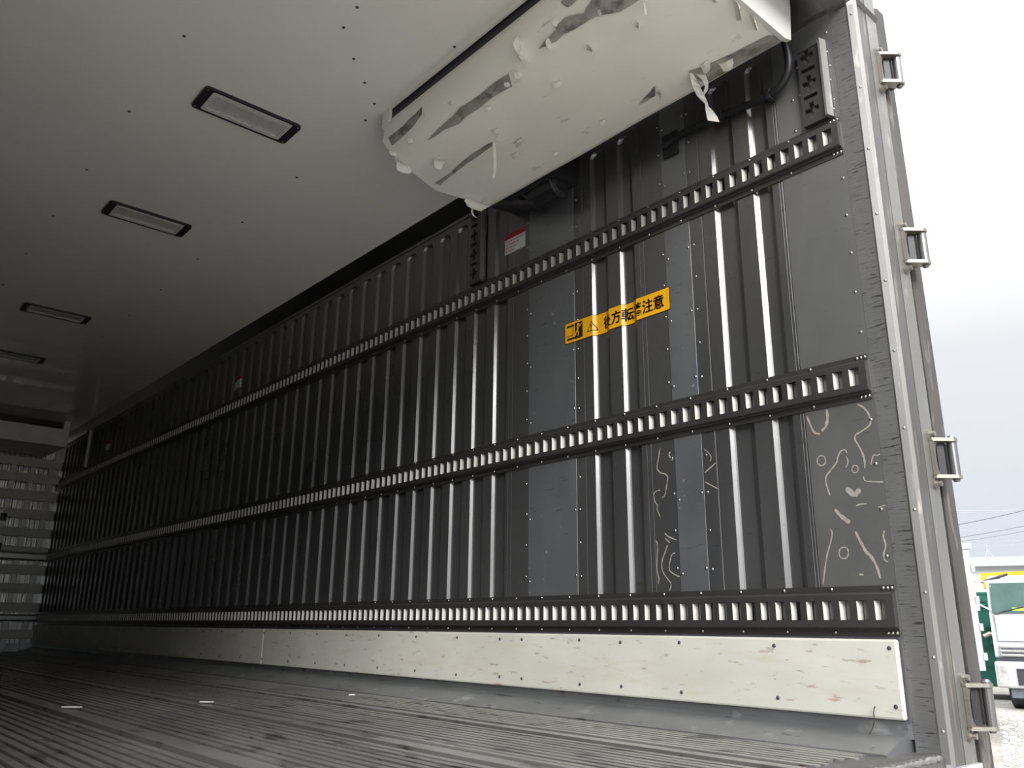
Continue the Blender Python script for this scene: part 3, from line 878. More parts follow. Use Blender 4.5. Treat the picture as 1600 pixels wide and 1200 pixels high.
def flap(cx, cy, sx, sy, ang, curl, drop):
    """a torn tongue of skin still hanging by one edge"""
    mb = MB()
    ca, sa = math.cos(ang), math.sin(ang)
    nn = 4
    vs = []
    for k in range(nn + 1):
        t = k / nn
        ph = curl * t
        u = sx * (math.sin(ph) / max(curl, 1e-3))
        h = sx * (1 - math.cos(ph)) / max(curl, 1e-3) + drop * t
        wdt = sy * (1 - 0.35 * t) * random.uniform(0.85, 1.1)
        for s in (-1, 0, 1):
            v = s * wdt / 2
            vs.append((cx + u * ca - v * sa, cy + u * sa + v * ca, unit_z(cx) - 0.002 - h - (0.004 if s == 0 else 0)))
    mb.add(vs, [(k * 3 + s, k * 3 + s + 1, (k + 1) * 3 + s + 1, (k + 1) * 3 + s) for k in range(nn) for s in range(2)])
    o = part(unit, mb, 'torn_flap', FLAP)
    md = o.modifiers.new('thickness', 'SOLIDIFY')
    md.thickness = 0.0018
for (cx, cy, sx, sy, an, cu, dr) in [
        (1.598, 1.800, .050, .055, 1.7, 2.2, .010), (1.624, 1.815, .040, .045, 2.0, 2.6, .008), (1.654, 1.884, .030, .035, 0.8, 2.4, .005), (1.717, 1.606, .040, .028, -0.9, 1.9, .012),
        (1.763, 1.80, .026, .034, 0.5, 2.5, .004), (2.055, 1.590, .040, .040, -0.7, 2.0, .010), (2.05, 1.845, .022, .026, 0.4, 2.4, .004), (1.789, 2.175, .036, .034, 0.2, 2.2, .006),
        (1.76, 2.492, .040, .046, 1.2, 1.6, .004), (1.626, 2.516, .022, .03, 0.9, 2.0, .002), (1.902, 2.167, .028, .05, 0.0, 2.4, .003), (1.957, 2.249, .022, .04, 0.1, 2.2, .002),
        (2.067, 2.118, .018, .022, 0.6, 2.0, .002), (2.061, 1.385, .036, .036, 0.0, 2.2, .008), (1.596, 1.510, .075, .030, -0.3, 0.8, .035), (1.612, 2.224, .014, .03, 0.3, 2.0, .0), (1.598, 2.373, .012, .02, 0.5, 2.0, .0),
        (1.606, 1.640, .022, .022, 1.1, 2.0, .004), (1.690, 2.640, .034, .090, 1.4, 1.5, .006), (1.628, 2.640, .018, .040, 1.2, 1.3, .003), (2.09, 2.655, .034, .14, 1.5, 1.8, .007),
        (1.640, 1.700, .030, .040, 1.9, 2.4, .008), (1.660, 1.950, .020, .030, 0.6, 2.2, .003), (1.690, 2.090, .016, .024, 0.9, 2.0, .002), (1.845, 2.235, .020, .024, 0.4, 2.2, .003),
        (2.110, 1.330, .030, .05, 0.2, 1.8, .006), (1.75, 1.42, .02, .03, -0.8, 2.0, .004), (1.80, 1.175, .03, .12, -1.2, 1.9, .004), (1.93, 1.17, .03, .10, -1.1, 1.7, .006), (2.02, 1.165, .025, .08, -1.2, 1.9, .005)]:
    flap(cx, cy, sx, sy, an, cu, dr)

def ribbon(pts, w0, twist, name, mt, th=0.0016):
    mb = MB()
    vs = []
    pts = [Vector(q) for q in pts]
    for i, q in enumerate(pts):
        a = twist[i]
        d = Vector((math.cos(a), math.sin(a), 0)) * w0[i]
        vs += [q - d, q + d]
    mb.add(vs, [(2 * i, 2 * i + 1, 2 * i + 3, 2 * i + 2) for i in range(len(pts) - 1)])
    o = part(unit, mb, name, mt)
    md = o.modifiers.new('thickness', 'SOLIDIFY')
    md.thickness = th
    return o
# twisted strip hanging from the right edge, near the scraped corner
ribbon([(2.085, 1.450, 2.166), (2.095, 1.452, 2.145), (2.105, 1.452, 2.125), (2.110, 1.448, 2.105), (2.118, 1.444, 2.085), (2.128, 1.440, 2.068), (2.138, 1.436, 2.052), (2.146, 1.432, 2.034), (2.152, 1.428, 2.012), (2.155, 1.424, 1.990)],
       [.020, .019, .015, .012, .014, .016, .014, .017, .020, .022], [0.2, -0.1, -0.5, -1.0, -0.6, -0.2, 0.2, -0.3, -0.5, -0.5], 'hanging_strip', FLAP)
ribbon([(2.108, 1.430, 2.158), (2.122, 1.425, 2.135), (2.126, 1.425, 2.110), (2.120, 1.434, 2.088)], [.016, .013, .011, .009], [-0.6, -0.3, 0.2, 0.6], 'hanging_strip', FLAP)
ribbon([(1.843, 2.240, 2.163), (1.846, 2.240, 2.120), (1.850, 2.238, 2.075), (1.849, 2.238, 2.035), (1.844, 2.240, 1.998)], [.0055, .006, .0058, .005, .004], [-0.7] * 5, 'hanging_thread', FLAP)
ribbon([(2.085, 2.690, 2.165), (2.092, 2.692, 2.145), (2.090, 2.690, 2.120), (2.098, 2.688, 2.104), (2.112, 2.684, 2.098)], [.004, .004, .004, .004, .003], [-0.7] * 5, 'hanging_thread', FLAP)
ribbon([(1.700, 1.345, 2.172), (1.706, 1.345, 2.150), (1.708, 1.345, 2.128)], [.003, .004, .002], [-0.7] * 3, 'hanging_thread', FLAP)
# fan motor, bracket, wiring and hoses showing at the far end behind the unit
mb = MB()
mb.box(2.185, 2.315, 2.24, 2.62, 2.150, ZC)
part(unit, mb, 'fan_housing', BLACK)
mb = MB(); mb.tube([(2.24, 2.26, 2.130), (2.24, 2.27, 2.130), (2.24, 2.42, 2.130), (2.24, 2.425, 2.130), (2.24, 2.45, 2.130)], [0.03, 0.052, 0.052, 0.040, 0.040], 14)
part(unit, mb, 'fan_motor', BLACK)
mb = MB(); mb.add([(2.17, 2.67, 2.172), (2.20, 2.40, 2.085), (2.29, 2.40, 2.080), (2.25, 2.67, 2.172), (2.17, 2.67, 2.19), (2.20, 2.40, 2.105), (2.29, 2.40, 2.10), (2.25, 2.67, 2.19)],
                  [(0, 1, 2, 3), (4, 7, 6, 5), (0, 4, 5, 1), (1, 5, 6, 2), (2, 6, 7, 3), (3, 7, 4, 0)])
part(unit, mb, 'motor_bracket', BLACK)
for pts in ([(2.19, 2.47, 2.16), (2.20, 2.43, 2.125), (2.21, 2.39, 2.120), (2.215, 2.36, 2.095)], [(2.19, 2.50, 2.15), (2.21, 2.45, 2.105), (2.23, 2.42, 2.115), (2.245, 2.39, 2.085)],
            [(2.20, 2.30, 2.18), (2.185, 2.27, 2.13), (2.20, 2.26, 2.085)], [(2.18, 2.58, 2.165), (2.19, 2.54, 2.145), (2.20, 2.50, 2.15)]):
    mb = MB(); mb.tube(pts, 0.006, 6)
    part(unit, mb, 'wiring', DARKP, smooth=True)
def spline(pts, k=5):
    out = []
    P = [Vector(q) for q in pts]
    for i in range(len(P) - 1):
        a, b, c, d = P[max(i - 1, 0)], P[i], P[i + 1], P[min(i + 2, len(P) - 1)]
        for s in range(k):
            t = s / k
            out.append(0.5 * ((2 * b) + (c - a) * t + (2 * a - 5 * b + 4 * c - d) * t * t + (3 * b - a - 3 * c + d) * t ** 3))
    out.append(P[-1])
    return out
mb = MB()
mb.tube(spline([(2.18, 1.26, 2.28), (2.25, 1.205, 2.27), (2.275, 1.192, 2.20), (2.285, 1.205, 2.125), (2.292, 1.265, 2.088), (2.298, 1.363, 2.094), (2.298, 1.483, 2.107), (2.298, 1.60, 2.118), (2.30, 1.70, 2.118), (2.30, 1.755, 2.105)]), 0.0135, 10)
part(unit, mb, 'drain_hose', HOSE, smooth=True)
for (y, z) in ((1.285, 2.088), (1.483, 2.107)):
    mb = MB(); mb.cbox(2.280, W, y - 0.010, y + 0.010, z - 0.020, z + 0.020, 0.004)
    part(unit, mb, 'hose_clip', BLACK)
mb = MB(); mb.box(W - 0.012, W - 0.002, 1.695, 1.765, 2.06, 2.16)
part(unit, mb, 'hose_outlet_plate', BLACK)

# evaporator at the front bulkhead
fu = thing('evaporator_unit', 'dim grey evaporator box high on the front bulkhead', 'cooling unit', (1.2, 10.2, 2.11))
mb = MB()
mb.cbox(0.25, 2.125, 9.70, 9.72, 2.112, 2.302, 0.005)
part(fu, mb, 'front_panel', SLATM)
mb = MB(); mb.add([(0.25, 9.72, 2.114), (2.125, 9.72, 2.114), (2.125, 10.62, 2.145), (0.25, 10.62, 2.145), (0.25, 9.72, 2.13), (2.125, 9.72, 2.13), (2.125, 10.62, 2.16), (0.25, 10.62, 2.16)],
                  [(0, 3, 2, 1), (4, 5, 6, 7), (0, 1, 5, 4), (1, 2, 6, 5), (2, 3, 7, 6), (3, 0, 4, 7)])
part(fu, mb, 'base_tray', SLATM)
for (a, b) in ((2.065, 2.125), (0.25, 0.31)):
    mb = MB(); mb.extrude([(9.72, 2.13), (9.72, 2.302), (9.702, 2.302), (9.702, ZC), (10.6, ZC), (10.6, 2.16)], 'x', a, b)
    part(fu, mb, 'end_cover', SLATM)
mb = MB(); mb.box(0.31, 2.065, 9.80, 10.55, 2.15, ZC)
part(fu, mb, 'coil', BLACK)
for (y, z) in ((9.735, 2.315), (9.77, 2.33)):
    mb = MB(); mb.tube([(0.4, y, z), (2.05, y, z)], 0.006, 6)
    part(fu, mb, 'pipe', ALU2, smooth=True)

# ------------------------------------------------------------------ yellow warning sticker that follows the ribs
SY0, SY1, SZ0, SZ1 = 2.325, 1.770, 1.437, 1.530     # left edge is the larger Y
BREAKS = sorted(set([SY1, SY0] + [y for (a, b) in NEARZONE for y, _ in groove_cols(a, b, 0, GD)] + [a for q in PATCHES for a in (q[0] - 1e-4, q[0] + 1e-4, q[1] - 1e-4, q[1] + 1e-4)]))
BREAKS = [y for y in BREAKS if SY1 <= y <= SY0]
sticker = thing('warning_sticker', 'long yellow warning sticker with black Japanese lettering across the ribs', 'sticker', (W, 2.05, SZ0))
def flat_to_wall(verts, faces, lift):
    """verts are (u,v): u metres from the left edge, v metres above the lower edge; folded over the ribs"""
    bm = bmesh.new()
    bv = [bm.verts.new((SY0 - u, 0, SZ0 + v)) for u, v in verts]
    for f in faces:
        try: bm.faces.new([bv[i] for i in f])
        except ValueError: pass
    for y in BREAKS:
        bmesh.ops.bisect_plane(bm, geom=list(bm.verts) + list(bm.edges) + list(bm.faces), plane_co=(y, 0, 0), plane_no=(1, 0, 0), dist=1e-6)
    bm.verts.index_update()
    mb = MB()
    mb.add([(W + prof(q.co.x) - lift, q.co.x, q.co.z) for q in bm.verts], [[w.index for w in f.verts] for f in bm.faces])
    bm.free()
    return mb
def shapes(polys, lift, name, mt, **kw):
    vs, fs = [], []
    for p in polys:
        o = len(vs)
        vs += p
        fs.append(tuple(range(o, o + len(p))))
    return part(sticker, flat_to_wall(vs, fs, lift), name, mt, **kw)
SWD, SHT = SY0 - SY1, SZ1 - SZ0
shapes([rrect(SWD / 2, SHT / 2, SWD / 2, SHT / 2, 0.008)], 0.0012, 'black_border', INK)
shapes([rrect(SWD / 2, SHT / 2, SWD / 2 - 0.0028, SHT / 2 - 0.0028, 0.006)], 0.0018, 'yellow_face', YELLOW)
def line(a, b, w):
    a, b = Vector(a), Vector(b)
    n = (b - a).normalized()
    n = Vector((-n.y, n.x)) * w / 2
    return [tuple(a + n), tuple(b + n), tuple(b - n), tuple(a - n)]
shapes([[(0.058, 0.012), (0.103, 0.012), (0.103, 0.082), (0.058, 0.082)], line((0.014, 0.074), (0.056, 0.074), 0.008), line((0.049, 0.077), (0.049, 0.030), 0.0035), line((0.014, 0.032), (0.049, 0.032), 0.003),
        line((0.014, 0.018), (0.058, 0.018), 0.009)], 0.0024, 'pictogram', INK)
man = [[(0.080 + 0.0075 * math.cos(a * math.pi / 5), 0.070 + 0.0075 * math.sin(a * math.pi / 5)) for a in range(10)], line((0.082, 0.064), (0.073, 0.046), 0.010), line((0.073, 0.048), (0.064, 0.036), 0.006), line((0.074, 0.047), (0.080, 0.032), 0.006),
       line((0.080, 0.032), (0.077, 0.022), 0.005), line((0.079, 0.060), (0.093, 0.066), 0.0045), line((0.093, 0.066), (0.098, 0.074), 0.004), line((0.078, 0.060), (0.068, 0.066), 0.0045), line((0.064, 0.036), (0.062, 0.026), 0.005)]
shapes(man, 0.0030, 'falling_figure', YELLOW)
tri = lambda s: [(0.153 + 0.030 * s * math.cos(math.radians(a)), 0.038 + 0.030 * s * math.sin(math.radians(a))) for a in (90, 210, 330)]
shapes([tri(1.0)], 0.0024, 'warning_triangle', INK)
shapes([tri(0.76)], 0.0030, 'triangle_inside', YELLOW)
shapes([line((0.153, 0.053), (0.153, 0.037), 0.0055), line((0.153, 0.033), (0.153, 0.0285), 0.0055)], 0.0036, 'exclamation_mark', INK)

def text_polys(body, size):
    cu = bpy.data.curves.new('lettering', 'FONT')
    cu.body = body
    cu.size = size
    cu.resolution_u = 2
    cu.offset = size * 0.010
    ob = bpy.data.objects.new('lettering_tmp', cu)
    COL.objects.link(ob)
    bpy.context.view_layer.update()
    me = bpy.data.meshes.new_from_object(ob.evaluated_get(bpy.context.evaluated_depsgraph_get()))
    vs = [(q.co.x, q.co.y) for q in me.vertices]
    fs = [tuple(p.vertices) for p in me.polygons]
    bpy.data.objects.remove(ob)
    bpy.data.curves.remove(cu)
    bpy.data.meshes.remove(me)
    return vs, fs
for k, ch in enumerate('後方転落注意'):
    vs, fs = text_polys(ch, 0.055)
    if not vs: continue
    x0, x1 = min(v[0] for v in vs), max(v[0] for v in vs)
    y0, y1 = min(v[1] for v in vs), max(v[1] for v in vs)
    u0 = 0.207 + k * 0.0535
    s = 0.0505 / max(x1 - x0, y1 - y0)
    base, fb, vs, fs = vs, fs, [], []
    for sh in (-0.0010, 0.0, 0.0010):                  # three offset strokes make the bold face
        o = len(vs)
        vs += [(u0 + (x - (x0 + x1) / 2) * s + 0.0255 + sh, 0.0455 + (y - (y0 + y1) / 2) * s * 1.08 + sh * 0.4) for x, y in base]
        fs += [tuple(i + o for i in f) for f in fb]
    part(sticker, flat_to_wall(vs, fs, 0.0026), 'letter', INK)

# ------------------------------------------------------------------ small white and red notices
def notice(y0, y1, z0, z1, name_label, rows, followx):
    root = thing('notice_label', name_label, 'label', (W, (y0 + y1) / 2, z0), 'small notices above the top rail')
    ys = sorted(set([y0, y1] + [y for (a, b) in NEARZONE + MAIN for y, _ in groove_cols(a, b, 0, GD) if y0 < y < y1]))
    def X(y, lift):
        d = 0
        if followx:
            for (a, b) in MAIN:
                if a < y < b:
                    c = groove_cols(a, b, 0, GD)
                    for (p, q) in zip(c, c[1:]):
                        if p[0] <= y <= q[0] and q[0] > p[0]:
                            d = p[1] + (q[1] - p[1]) * (y - p[0]) / (q[0] - p[0])
        return W + d - lift
    zr = z1 - (z1 - z0) * 0.26
    for (a, b, mt_, nm) in ((z0, zr, WHITE, 'white_field'), (zr, z1, RED, 'red_header')):
        mb = MB()
        for p, q in zip(ys, ys[1:]):
            mb.quad((X(p, .001), p, a), (X(q, .001), q, a), (X(q, .001), q, b), (X(p, .001), p, b))
        part(root, mb, nm, mt_)
    if rows:
        mb = MB()
        for r in range(rows):
            zz = zr - (zr - z0) * (r + 0.75) / (rows + 0.6)
            y = y1 - 0.008
            end = y0 + (0.010 if r == 0 else 0.02 + 0.02 * r)
            while y > end:
                w = random.uniform(.004, .008)
                mb.quad((X(y, .0016), y, zz - .0035), (X(y - w, .0016), y - w, zz - .0035), (X(y - w, .0016), y - w, zz + .0035), (X(y, .0016), y, zz + .0035))
                y -= w + .0035
        part(root, mb, 'fine_print', REDINK, kind='stuff')
notice(2.579, 2.722, 1.985, 2.087, 'white notice with a dark red header beside the riveted patch panel', 4, False)
notice(5.695, 5.835, 1.972, 2.062, 'small faint white notice with a red top, halfway along the wall', 0, True)
notice(8.85, 8.97, 1.99, 2.08, 'tiny dim notice near the dark front end of the wall', 0, True)

# ------------------------------------------------------------------ hinges on the door pillar
def make_hinge():
    root = thing('door_hinge', 'tmp', 'hinge', (W + 0.142, 0.977, 0.0), 'door hinges on the rear pillar')
    X0, YS = W + 0.142, 0.977
    mb = MB()
    pts = rrect(0, 0, 0.0145, 0.088, 0.014)
    mb.extrude([(X0 + a, b) for a, b in pts], 'y', YS - 0.008, YS)
    part(root, mb, 'mounting_plate', HINGE)
    mb = MB()
    for s in (-1, 1):
        z0, z1 = s * 0.049, s * 0.059
        z0, z1 = min(z0, z1), max(z0, z1)
        mb = MB()
        mb.extrude([(X0 - 0.0145, YS - 0.004), (X0 - 0.0145, YS - 0.016), (X0 + 0.033, YS - 0.058), (X0 + 0.048, YS - 0.062), (X0 + 0.060, YS - 0.054), (X0 + 0.064, YS - 0.040), (X0 + 0.054, YS - 0.026), (X0 + 0.016, YS - 0.004)], 'z', z0, z1)
        part(root, mb, 'ear', HINGE)
    mb = MB()
    for s in (-1, 1):
        prev = None
        for k in range(7):
            a = math.radians(90 * k / 6)
            q = (X0 - 0.004 + 0.036 * (1 - math.cos(a)), s * (0.016 + 0.036 * math.sin(a)))
            if prev:
                mb.extrude([(X0 - 0.0145, prev[1]), (prev[0], prev[1]), (q[0], q[1]), (X0 - 0.0145, q[1])], 'y', YS - 0.018, YS - 0.006)
            prev = q
    mb.box(X0 - 0.0145, X0 - 0.004, YS - 0.018, YS - 0.006, -0.017, 0.017)
    part(root, mb, 'web', HINGE)
    mb = MB(); mb.tube([(X0 + 0.050, YS - 0.044, -0.0495), (X0 + 0.050, YS - 0.044, 0.0495)], 0.0135, 16)
    part(root, mb, 'barrel', PIN, smooth=False)
    mb = MB()
    mb.tube([(X0 + 0.050, YS - 0.044, 0.058), (X0 + 0.050, YS - 0.044, 0.064), (X0 + 0.050, YS - 0.044, 0.069)], [0.0135, 0.012, 0.007], 12)
    part(root, mb, 'pin_cap', PIN, smooth=True)
    mb = MB()
    mb.tube([(X0 + 0.050, YS - 0.044, -0.059), (X0 + 0.050, YS - 0.044, -0.066)], [0.0105, 0.008], 12)
    part(root, mb, 'pin_cap', PIN, smooth=True)
    mb = MB()
    for s in (-1, 1):
        mb = MB()
        zz = s * 0.073
        mb.tube([(X0 + 0.002, YS - 0.008, zz), (X0 + 0.002, YS - 0.0105, zz), (X0 + 0.002, YS - 0.011, zz), (X0 + 0.002, YS - 0.021, zz)], [0.0125, 0.0125, 0.0085, 0.0085], 8)
        part(root, mb, 'bolt', HINGE)
    mb = MB()
    mb.extrude([(X0 + 0.016, YS - 0.003), (X0 + 0.016, YS - 0.014), (X0 + 0.030, YS - 0.028), (X0 + 0.064, YS - 0.028), (X0 + 0.075, YS - 0.018), (X0 + 0.075, YS - 0.003)], 'z', -0.046, 0.046)
    part(root, mb, 'door_leaf_knuckle', BLACK)
    return root
hinge = make_hinge()
for i, (z, lb) in enumerate([(2.100, 'topmost door hinge, against the white sky'), (1.450, 'second door hinge from the top of the pillar'), (0.780, 'third door hinge from the top, above the power lines'), (0.110, 'lowest door hinge, in front of the gravel and parked truck')]):
    r = hinge if i == 0 else copy_tree(hinge)
    r.location = (W + 0.142, 0.977, z)
    r['label'] = lb

# ------------------------------------------------------------------ rear door swung back along the outside
door = thing('rear_door', 'rear door swung open along the outside, only its dark rubber edge showing', 'door', (2.55, 0.98, -0.32))
mb = MB(); mb.box(2.525, 2.590, 1.004, 2.10, -0.32, 2.39)
for i_, q in enumerate(mb.v): mb.v[i_] = (q[0] + 0.034 * (1 - q[2] / 2.39), q[1], q[2])     # hangs a little out of plumb
part(door, mb, 'door_leaf', TRUCKW)
mb = MB(); mb.extrude([(2.515, 1.004), (2.517, 0.988), (2.530, 0.979), (2.575, 0.979), (2.592, 0.988), (2.592, 1.004)], 'z', -0.33, 2.39)
for i_, q in enumerate(mb.v): mb.v[i_] = (q[0] + 0.034 * (1 - q[2] / 2.39), q[1], q[2])
part(door, mb, 'edge_gasket', RUBBER)

# ------------------------------------------------------------------ scraps on the floor
def scrap(x, y, l, r, ang, label, z=0.005):
    mb = MB()
    c, s = math.cos(ang) * l / 2, math.sin(ang) * l / 2
    mb.tube([(x - c, y - s, z), (x - c * 0.5, y - s * 0.5, z + 0.0005), (x + c * 0.4, y + s * 0.4, z), (x + c, y + s, z)], [r * 0.8, r, r, r * 0.75], 7)
    mb.build('paper_scrap', PAPER, origin=(x, y, 0.0), label=label, cat='scrap', group='white scraps on the floor')
scrap(0.925, 3.505, 0.072, 0.0035, -0.62, 'white stick-like scrap on the floor at the left')
scrap(1.402, 3.44, 0.055, 0.0022, -0.62, 'thin pale scrap on the floor, farther right')
scrap(2.075, 3.46, 0.028, 0.0022, -0.62, 'tiny white scrap on the floor by the cove plate', 0.0028)
mb = MB()
mb.tube(spline([(2.285, 1.135, 0.108), (2.283, 1.140, 0.092), (2.287, 1.142, 0.072), (2.284, 1.148, 0.052), (2.272, 1.152, 0.038)], 3), [0.0012 + 0.0006 * (i % 3 == 1) for i in range(13)], 5)
mb.build('twig', TWIG, origin=(2.285, 1.14, 0.04), label='thin dark twig stuck below the skirt boards near the jamb', cat='twig')

# ------------------------------------------------------------------ the yard outside
GZ = -1.15
def polar(az, D, z=0.0):
    return Vector((math.sin(math.radians(az)) * D, math.cos(math.radians(az)) * D, z))

class LB(MB):
    """mesh builder in a local frame standing in the yard: x to the viewer's right, y away from the viewer, z up from the ground"""
    def __init__(self, az, D, yaw=0.0):
        super().__init__()
        self.o = polar(az, D, GZ)
        a = math.radians(90 - az) - math.pi / 2 + math.radians(yaw)
        self.M = Matrix.Translation(self.o) @ Matrix.Rotation(a, 4, 'Z')

    def world(self):
        mb = MB()
        mb.v = [tuple(self.M @ Vector(q)) for q in self.v]
        mb.f = self.f
        return mb

# loose stones where the gravel shows
st = MB()
for _ in range(5200):
    D = 6 + 13.2 * random.random() ** 0.8
    q = polar(random.uniform(70.0, 76), D, GZ)
    s = random.uniform(0.015, 0.045)
    a = random.random() * 6.28
    vs = [(q.x + s * math.cos(a + t) * random.uniform(.7, 1.1), q.y + s * math.sin(a + t) * random.uniform(.7, 1.1), q.z + s * 0.1) for t in (0, 1.5, 3.1, 4.6)] + [(q.x, q.y, q.z + s * random.uniform(.4, .8))]
    st.add(vs, [(0, 1, 4), (1, 2, 4), (2, 3, 4), (3, 0, 4)])
st.build('gravel_stones', STONE, label='loose pale gravel stones strewn over the yard', cat='gravel', kind='stuff')

# white truck cab with chrome grille
CA = (70.30, 20.0, -9.0)
cab = thing('truck', 'white truck with chrome grille parked in front of the green container', 'truck', tuple(polar(70.3, 20.0, GZ)))
def cpart(fn, name, mt, parent=None, **kw):
    b = LB(*CA); fn(b)
    return part(parent or cab, b.world(), name, mt, **kw)
cpart(lambda b: b.extrude([(-0.02, 0.98), (-0.03, 1.40), (0.0, 1.82), (0.17, 2.46), (0.35, 2.58), (1.7, 2.58), (1.7, 0.98)], 'x', 0.0, 2.2), 'cab_body', TRUCKW)
cpart(lambda b: b.extrude([(-0.008, 1.83), (-0.03, 1.83), (0.125, 2.42), (0.16, 2.42)], 'x', 0.06, 2.14), 'windscreen', GLASS)
cpart(lambda b: b.cbox(0.09, 2.11, -0.055, -0.02, 1.28, 1.79, 0.015), 'front_panel', TRUCKW)
cpart(lambda b: b.box(0.02, 2.18, -0.05, 0.1, 0.86, 0.98), 'grille_gap', DARKP)
for z in (1.185, 1.105, 1.025):
    cpart(lambda b: b.extrude([(-0.075, z - 0.03), (-0.085, z), (-0.05, z + 0.034), (-0.02, z + 0.034), (-0.02, z - 0.03)], 'x', 0.12, 2.08), 'grille_bar', CHROME)
cpart(lambda b: b.cbox(-0.02, 2.22, -0.16, 0.16, 0.40, 0.90, 0.04), 'bumper', TRUCKW)
cpart(lambda b: b.box(0.36, 1.84, -0.165, -0.15, 0.48, 0.76), 'bumper_intake', DARKP)
for r_ in ((0.36, 1.84, 0.745, 0.775), (0.36, 1.84, 0.465, 0.495), (0.36, 0.39, 0.495, 0.745)):
    cpart(lambda b: b.box(r_[0], r_[1], -0.178, -0.16, r_[2], r_[3]), 'intake_trim', CHROME)
cpart(lambda b: b.cbox(0.03, 0.22, -0.178, -0.10, 0.43, 0.83, 0.02), 'headlamp', LAMPG)
cpart(lambda b: b.box(0.20, 2.0, -0.08, 0.15, 0.22, 0.40), 'underrun_bar', UNDER)
for sx in (0.15, 1.85):
    cpart(lambda b: b.tube([(sx - 0.02, 0.55, 0.45), (sx + 0.22, 0.55, 0.45)], 0.45, 20), 'wheel', DARKP)
mir = cpart(lambda b: b.tube([(0.05, -0.02, 2.44), (-0.14, -0.10, 2.46), (-0.24, -0.12, 2.42), (-0.26, -0.12, 2.10), (-0.20, -0.10, 2.03), (0.04, 0.0, 1.88)], 0.017, 8), 'mirror_stay', CHROME)
cpart(lambda b: b.cbox(-0.30, -0.165, -0.17, -0.09, 2.06, 2.38, 0.02), 'mirror', TRUCKW, mir)
cpart(lambda b: b.cbox(-0.22, -0.135, -0.15, -0.08, 1.86, 2.00, 0.02), 'side_mirror', TRUCKW, mir)
cpart(lambda b: b.tube([(0.10, -0.045, 1.80), (0.30, -0.03, 1.87), (0.75, -0.02, 1.97)], 0.014, 6), 'wiper', DARKP)
cpart(lambda b: b.box(0.42, 0.85, -0.02, 0.0, 1.86, 1.93), 'hi_vis_vest', VEST)
cpart(lambda b: b.tube([(-0.10, 0.22, 2.45), (0.06, 0.24, 2.50), (0.40, 0.26, 2.60)], 0.03, 6), 'roof_handle', DARKP)
# yellow boom above the cab
boom = thing('crane', 'yellow crane boom reaching over the green container behind the truck', 'crane', tuple(polar(71.2, 27.0, GZ)))
def ypart(fn, name, mt):
    b = LB(70.15, 27.0, 0.0); fn(b)
    return part(boom, b.world(), name, mt)
ypart(lambda b: b.extrude([(0.0, 3.02), (0.0, 2.84), (0.15, 2.80), (4.6, 2.90), (4.6, 3.20), (0.05, 3.02)], 'y', -0.14, 0.14), 'boom', CRANE)
ypart(lambda b: b.cbox(0.03, 0.24, -0.11, 0.11, 2.60, 2.84, 0.03), 'boom_head', CRANE)
ypart(lambda b: b.box(3.6, 4.3, -0.3, 0.3, 0.0, 2.95), 'mast', CRANE)

# dark green container
gc = thing('green_container', 'dark green steel container on short legs behind the white truck', 'container', tuple(polar(71.0, 22.5, GZ)))
def gpart(fn, name, mt):
    b = LB(69.1, 22.5, 0); fn(b)
    return part(gc, b.world(), name, mt)
gpart(lambda b: b.box(0.0, 4.2, 0.0, 2.2, 0.28, 2.34), 'body', GREEN)
for z in (0.72, 1.12, 1.94, 2.06, 2.30):
    gpart(lambda b: b.box(0.0, 4.2, -0.02, 0.0, z - 0.012, z + 0.012), 'rib', GREEN)
for x in (0.02, 0.80, 2.6, 4.1):
    gpart(lambda b: b.box(x, x + 0.12, 0.02, 0.14, 0.0, 0.28), 'leg', GREEN)
gpart(lambda b: b.box(0.36, 0.62, -0.14, -0.0, 1.56, 1.585), 'bracket', GREEN)
gpart(lambda b: b.box(0.40, 0.56, -0.10, 0.0, 1.20, 1.40), 'valve_box', GREEN)
gpart(lambda b: b.tube([(0.30, -0.12, 1.36), (0.42, -0.14, 1.42), (0.52, -0.12, 1.39)], 0.05, 8), 'hose_coupling', BRASS)
gpart(lambda b: b.box(0.30, 0.44, -0.03, 0.0, 2.12, 2.135), 'latch', DARKP)
gpart(lambda b: b.box(0.32, 0.44, -0.03, 0.0, 1.99, 2.00), 'latch', DARKP)

# white box truck seen as a sliver beside the open door
bt = thing('box_truck', 'sliver of a white box truck body with small side hinges beside the open door', 'truck', tuple(polar(67.0, 14.5, GZ)))
def bpart(fn, name, mt):
    b = LB(69.72, 14.0, 0); fn(b)
    return part(bt, b.world(), name, mt)
bpart(lambda b: b.box(-1.9, 0.0, 0.0, 3.6, 0.93, 2.70), 'body', TRUCKW)
bpart(lambda b: b.box(-1.9, 0.045, -0.02, 0.04, 2.62, 2.71), 'roof_edge', EAVE)
for z in (1.12, 1.52, 1.90, 2.34):
    bpart(lambda b: b.box(0.0, 0.045, -0.02, 0.08, z - 0.05, z + 0.05), 'side_hinge', TRUCKW)
bpart(lambda b: b.box(-1.7, -0.2, 0.3, 3.4, 0.45, 0.93), 'chassis', DARKP)
for sy in (0.9, 2.8):
    for sx in (-0.45, -1.7):
        bpart(lambda b: b.tube([(sx, sy, 0.38), (sx + 0.22, sy, 0.38)], 0.38, 18), 'wheel', DARKP)

